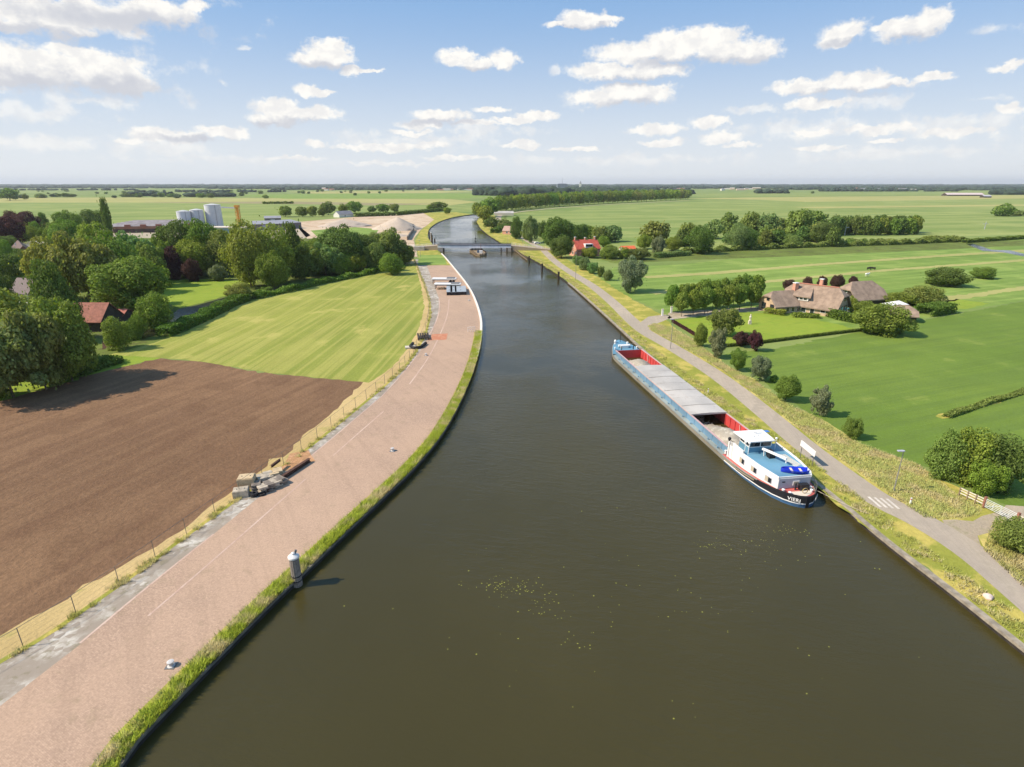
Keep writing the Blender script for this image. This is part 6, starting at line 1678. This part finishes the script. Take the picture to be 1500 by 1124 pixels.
root = empty('teal_building', G(330, 345), 0, 'low building with white flat roof and teal wall at the foot of the tallest silo', 'building'); MB().box(-18, 16, 0, 12, 0, 5.5).build('wall', simple('teal_wall', S(120, 150, 146), .7), root); MB().box(-18.5, 16.5, -.5, 12.5, 5.5, 6).build('roof', P_PALE, root)
def heap(u, v, w, h, label, seed):
    p = G(u, v); r = np.random.RandomState(seed); n = 40; k = 12; V = []; F = []
    for j in range(k + 1):
        f = j / k
        for i in range(n):
            a = 2 * math.pi * i / n; rr_ = (1 - f) * w * (1 + .1 * math.sin(3 * a + seed) + .04 * r.normal()) + .01
            V.append((rr_ * math.cos(a) * 1.1, rr_ * math.sin(a), h * (f ** .92) + .1 * r.normal() * (0 < j < k)))
    for j in range(k):
        for i in range(n): F.append((j*n+i, j*n+(i+1) % n, (j+1)*n+(i+1) % n, (j+1)*n+i))
    o = link('sand_heap', np_mesh('sand_heap', V, F, ground('heap_sand', S(196,178,158), S(176,160,144), bump=.1, mid=.2), smooth=True), loc=p); tag(o, label, 'sand heap', 'heaps in the sand yard')
heap(505, 331, 22, 6.5, 'flatter grey sand heap on the left of the sand yard', 2); heap(583, 336, 19, 10, 'tall pointed sand heap beside the concrete bay wall', 5); heap(572, 346, 12, 2.5, 'low dark rubble heap in front of the tall sand heap', 7)
a_, b_ = G(597, 352), G(606, 338)
root = empty('bay_wall', a_, math.atan2((b_ - a_).y, (b_ - a_).x), 'dark concrete bay wall right of the tall sand heap', 'wall'); l_ = (b_ - a_).length / 5
for i in range(5): MB().box(i * l_, (i + .98) * l_, -.4, .4, 0, 2.6).build('wall_panel', M_DC, root)
def pole(u, vb, vt, label, cross=True, grp='power poles'):
    p = G(u, vb); d = ray(u, vt); H = CAM_H + d.z * p.y / d.y - LAND; root = empty('power_pole', p, .1, label, 'power pole', grp)
    MB().tube((0, 0, 0), (0, 0, H), .3, .2, 8).build('shaft', P_GREY, root)
    if cross: MB().bar((-2.6, 0, H * .72), (2.6, 0, H * .72), .3).build('cross_arm', P_GREY, root)
pole(1123, 347, 331, 'grey power pole with cross arm among the belt willows'); pole(1237, 345, 329, 'grey power pole at the left end of the straight wood'); pole(888, 349, 336, 'pale pole behind the willows right of the red-roofed house', False); pole(1442, 336, 325, 'faint power pole in the far meadow at the right')
pole(477, 362, 343, 'brown pole standing in the yard grass', False); pole(27, 374, 356, 'pale lamp mast beside the village lane', False)
# long farm shed and buildings under the horizon
c, rz, L = ridge_frame(1384, 283.2, 1438, 283.2, 8)
house('long_barn', 'very long pale-roofed cattle barn in the far meadow at the right', c, rz, L, 26, 4, 9, M_DARKWALL, simple('barn_pale_roof', S(206, 186, 180), .8), over=.6, th=.3, cat='barn')
c, rz, L = ridge_frame(1439, 285.8, 1450, 285.8, 7)
house('long_barn', 'short barn annex right of the very long pale barn', c, rz, L, 16, 4, 7, M_DARKWALL, simple('barn_grey_roof', S(180, 176, 180), .8), over=.6, th=.3, cat='barn')
def box_building(u0, u1, vb, vt, D, label, col, name='tower_block', rows=0, cat='building'):
    a = G(u0, vb); b = G(u1, vb); L = (b - a).length; d = ray(u0, vt); H = CAM_H + d.z * a.y / d.y - LAND; root = empty(name, (a + b) / 2, 0, label, cat); root.location.z = LAND
    MB().box(-L/2, L/2, 0, D, 0, H).build('wall', simple(name + '_wall', col, .8, var=.06, scale=.02), root); MB().box(-L/2 + L*.1, L/2 - L*.1, D*.2, D*.8, H, H * 1.06).build('roof_plant', P_GREY, root)
    for i in range(rows): MB().box(-L/2 + L*.05, L/2 - L*.05, -.3, 0, H * (i + .35) / rows, H * (i + .75) / rows).build('window_band', P_GLASS, root)
    return root, H
r_, H_ = box_building(816, 831, 279.5, 269.6, 30, 'grey tower block breaking the horizon behind the dark wood', S(150, 156, 170), rows=6)
MB().tube((0, 10, H_), (0, 10, H_ + 32), .9, .4, 6).build('antenna', P_STEEL, r_)
def church():
    p = G(850, 276.5); root = empty('church_tower', p, 0, 'small pale church tower on the horizon right of the tower block', 'tower'); s = PX(850, 276.5)
    MB().box(-1.4*s, 1.4*s, -1.4*s, 1.4*s, 0, 7*s).build('shaft', M_WHITEW, root); MB().add([(-1.5*s,-1.5*s,7*s),(1.5*s,-1.5*s,7*s),(1.5*s,1.5*s,7*s),(-1.5*s,1.5*s,7*s),(0,0,11*s)], [(3,2,1,0),(0,1,4),(1,2,4),(2,3,4),(3,0,4)]).build('spire', M_SLATE, root)
church()
rb2 = random.Random(4)
for i in range(34):
    u = rb2.choice([rb2.uniform(955, 1150), rb2.uniform(1235, 1345), rb2.uniform(640, 720), rb2.uniform(470, 490), rb2.uniform(1000, 1120)]); v = 277.6 + rb2.uniform(-.8, 1.8)
    p = G(u, v); w = rb2.uniform(18, 60); h = rb2.uniform(6, 12)
    root = empty('distant_building', p, rb2.uniform(-.3, .3), 'tiny pale building in the villages under the horizon', 'building', 'distant village buildings')
    MB().box(-w/2, w/2, 0, 14, 0, h * .7).build('wall', rb2.choice([M_WHITEW, M_BRICKW]), root)
    MB().add([(-w/2, -.5, h*.7), (w/2, -.5, h*.7), (w/2, 14.5, h*.7), (-w/2, 14.5, h*.7), (-w/2, 7, h), (w/2, 7, h)], [(3,2,1,0), (0,1,5,4), (2,3,4,5), (0,4,3), (1,2,5)]).build('roof', rb2.choice([M_FARMTILE, P_PALE, M_SLATE]), root)
# parked car and caravan near the right bridge end
def car(u, v, rz, col, label, L=4.3):
    root = empty('parked_car', G(u, v), rz, label, 'car', 'cars near the bridge'); 
    MB().prism([(-L/2, .35), (L/2, .35), (L/2, .8), (L*.3, .9), (L*.12, 1.42), (-L*.3, 1.42), (-L*.46, .95), (-L/2, .9)], -.85, .85, Matrix.Rotation(math.pi/2, 4, 'X')).build('body', col, root)
    MB().box(-L*.26, L*.1, -.87, .87, .98, 1.32).build('window', P_GLASS, root)
    for x in (-L*.3, L*.3):
        for y in (-.8, .8): MB().tube((x, y - .1, .32), (x, y + .1, .32), .32, n=12).build('wheel', rub, root)
car(787, 357.5, .3, P_WHITE, 'white car parked at the right end of the bridge'); car(800, 356, .3, P_STEEL, 'grey car parked right of the white one by the bridge')
car(46, 372, .8, P_WHITE, 'white car parked beside the village lane')
root = empty('greenhouse', G(738, 316), 0, 'pale low greenhouse at the avenue start by the canal bend', 'greenhouse'); MB().box(-12, 12, 0, 14, 0, 3).build('frame', P_PALE, root); MB().add([(-12, 0, 3), (12, 0, 3), (12, 14, 3), (-12, 14, 3), (-12, 7, 5), (12, 7, 5)], [(0,1,5,4), (2,3,4,5), (0,4,3), (1,2,5), (3,2,1,0)]).build('roof', P_COVER, root)
# cattle in the lush pasture
M_COW = simple('black_cow', S(40, 34, 32), .8)
def cow(u, v, rz, mat, label):
    m = MB(); m.tube((-1.1, 0, 1.05), (-.2, 0, 1.0), .3, .42, 10).tube((-.2, 0, 1.0), (.8, 0, 1.1), .42, .32, 10).tube((.8, 0, 1.1), (1.2, 0, 1.4), .28, .17, 8).tube((1.15, 0, 1.42), (1.6, 0, 1.15), .18, .1, 8).tube((-1.1, 0, 1.15), (-1.35, 0, .5), .05, .03, 5)
    for x in (-.9, .65):
        for y in (-.2, .2): m.tube((x, y, 1.0), (x + .04, y, .5), .14, .08, 6).tube((x + .04, y, .5), (x, y, 0), .07, .06, 6)
    o = m.build('cow', mat, loc=G(u, v), rz=rz, smooth=True); tag(o, label, 'cow', 'cows in the lush pasture')
cow(1273, 396, .2, M_COW, 'left black cow in the pasture behind the barn'); cow(1278, 396, 2.8, M_COW, 'right black cow standing in the pasture behind the barn'); cow(1270, 405, .4, P_WHITE, 'pale cow nearer the barn in the pasture')

# ------------------------------------------------------------------ the air: one closed box of even haze
hz = MB().box(-29000, 29000, -400, 29500, -3.0, 190).build('haze', None)
mh = bpy.data.materials.new('haze'); mh.use_nodes = True; t = mh.node_tree; t.nodes.clear()
vo = N(t, 'ShaderNodeVolumePrincipled'); vo.inputs['Color'].default_value = (.93, .96, 1.0, 1); vo.inputs['Density'].default_value = 5e-5; vo.inputs['Anisotropy'].default_value = .1
oo = N(t, 'ShaderNodeOutputMaterial'); t.links.new(vo.outputs[0], oo.inputs['Volume'])
hz.data.materials.append(mh); tag(hz, kind='stuff', label='thin pale haze over the whole countryside', cat='haze')
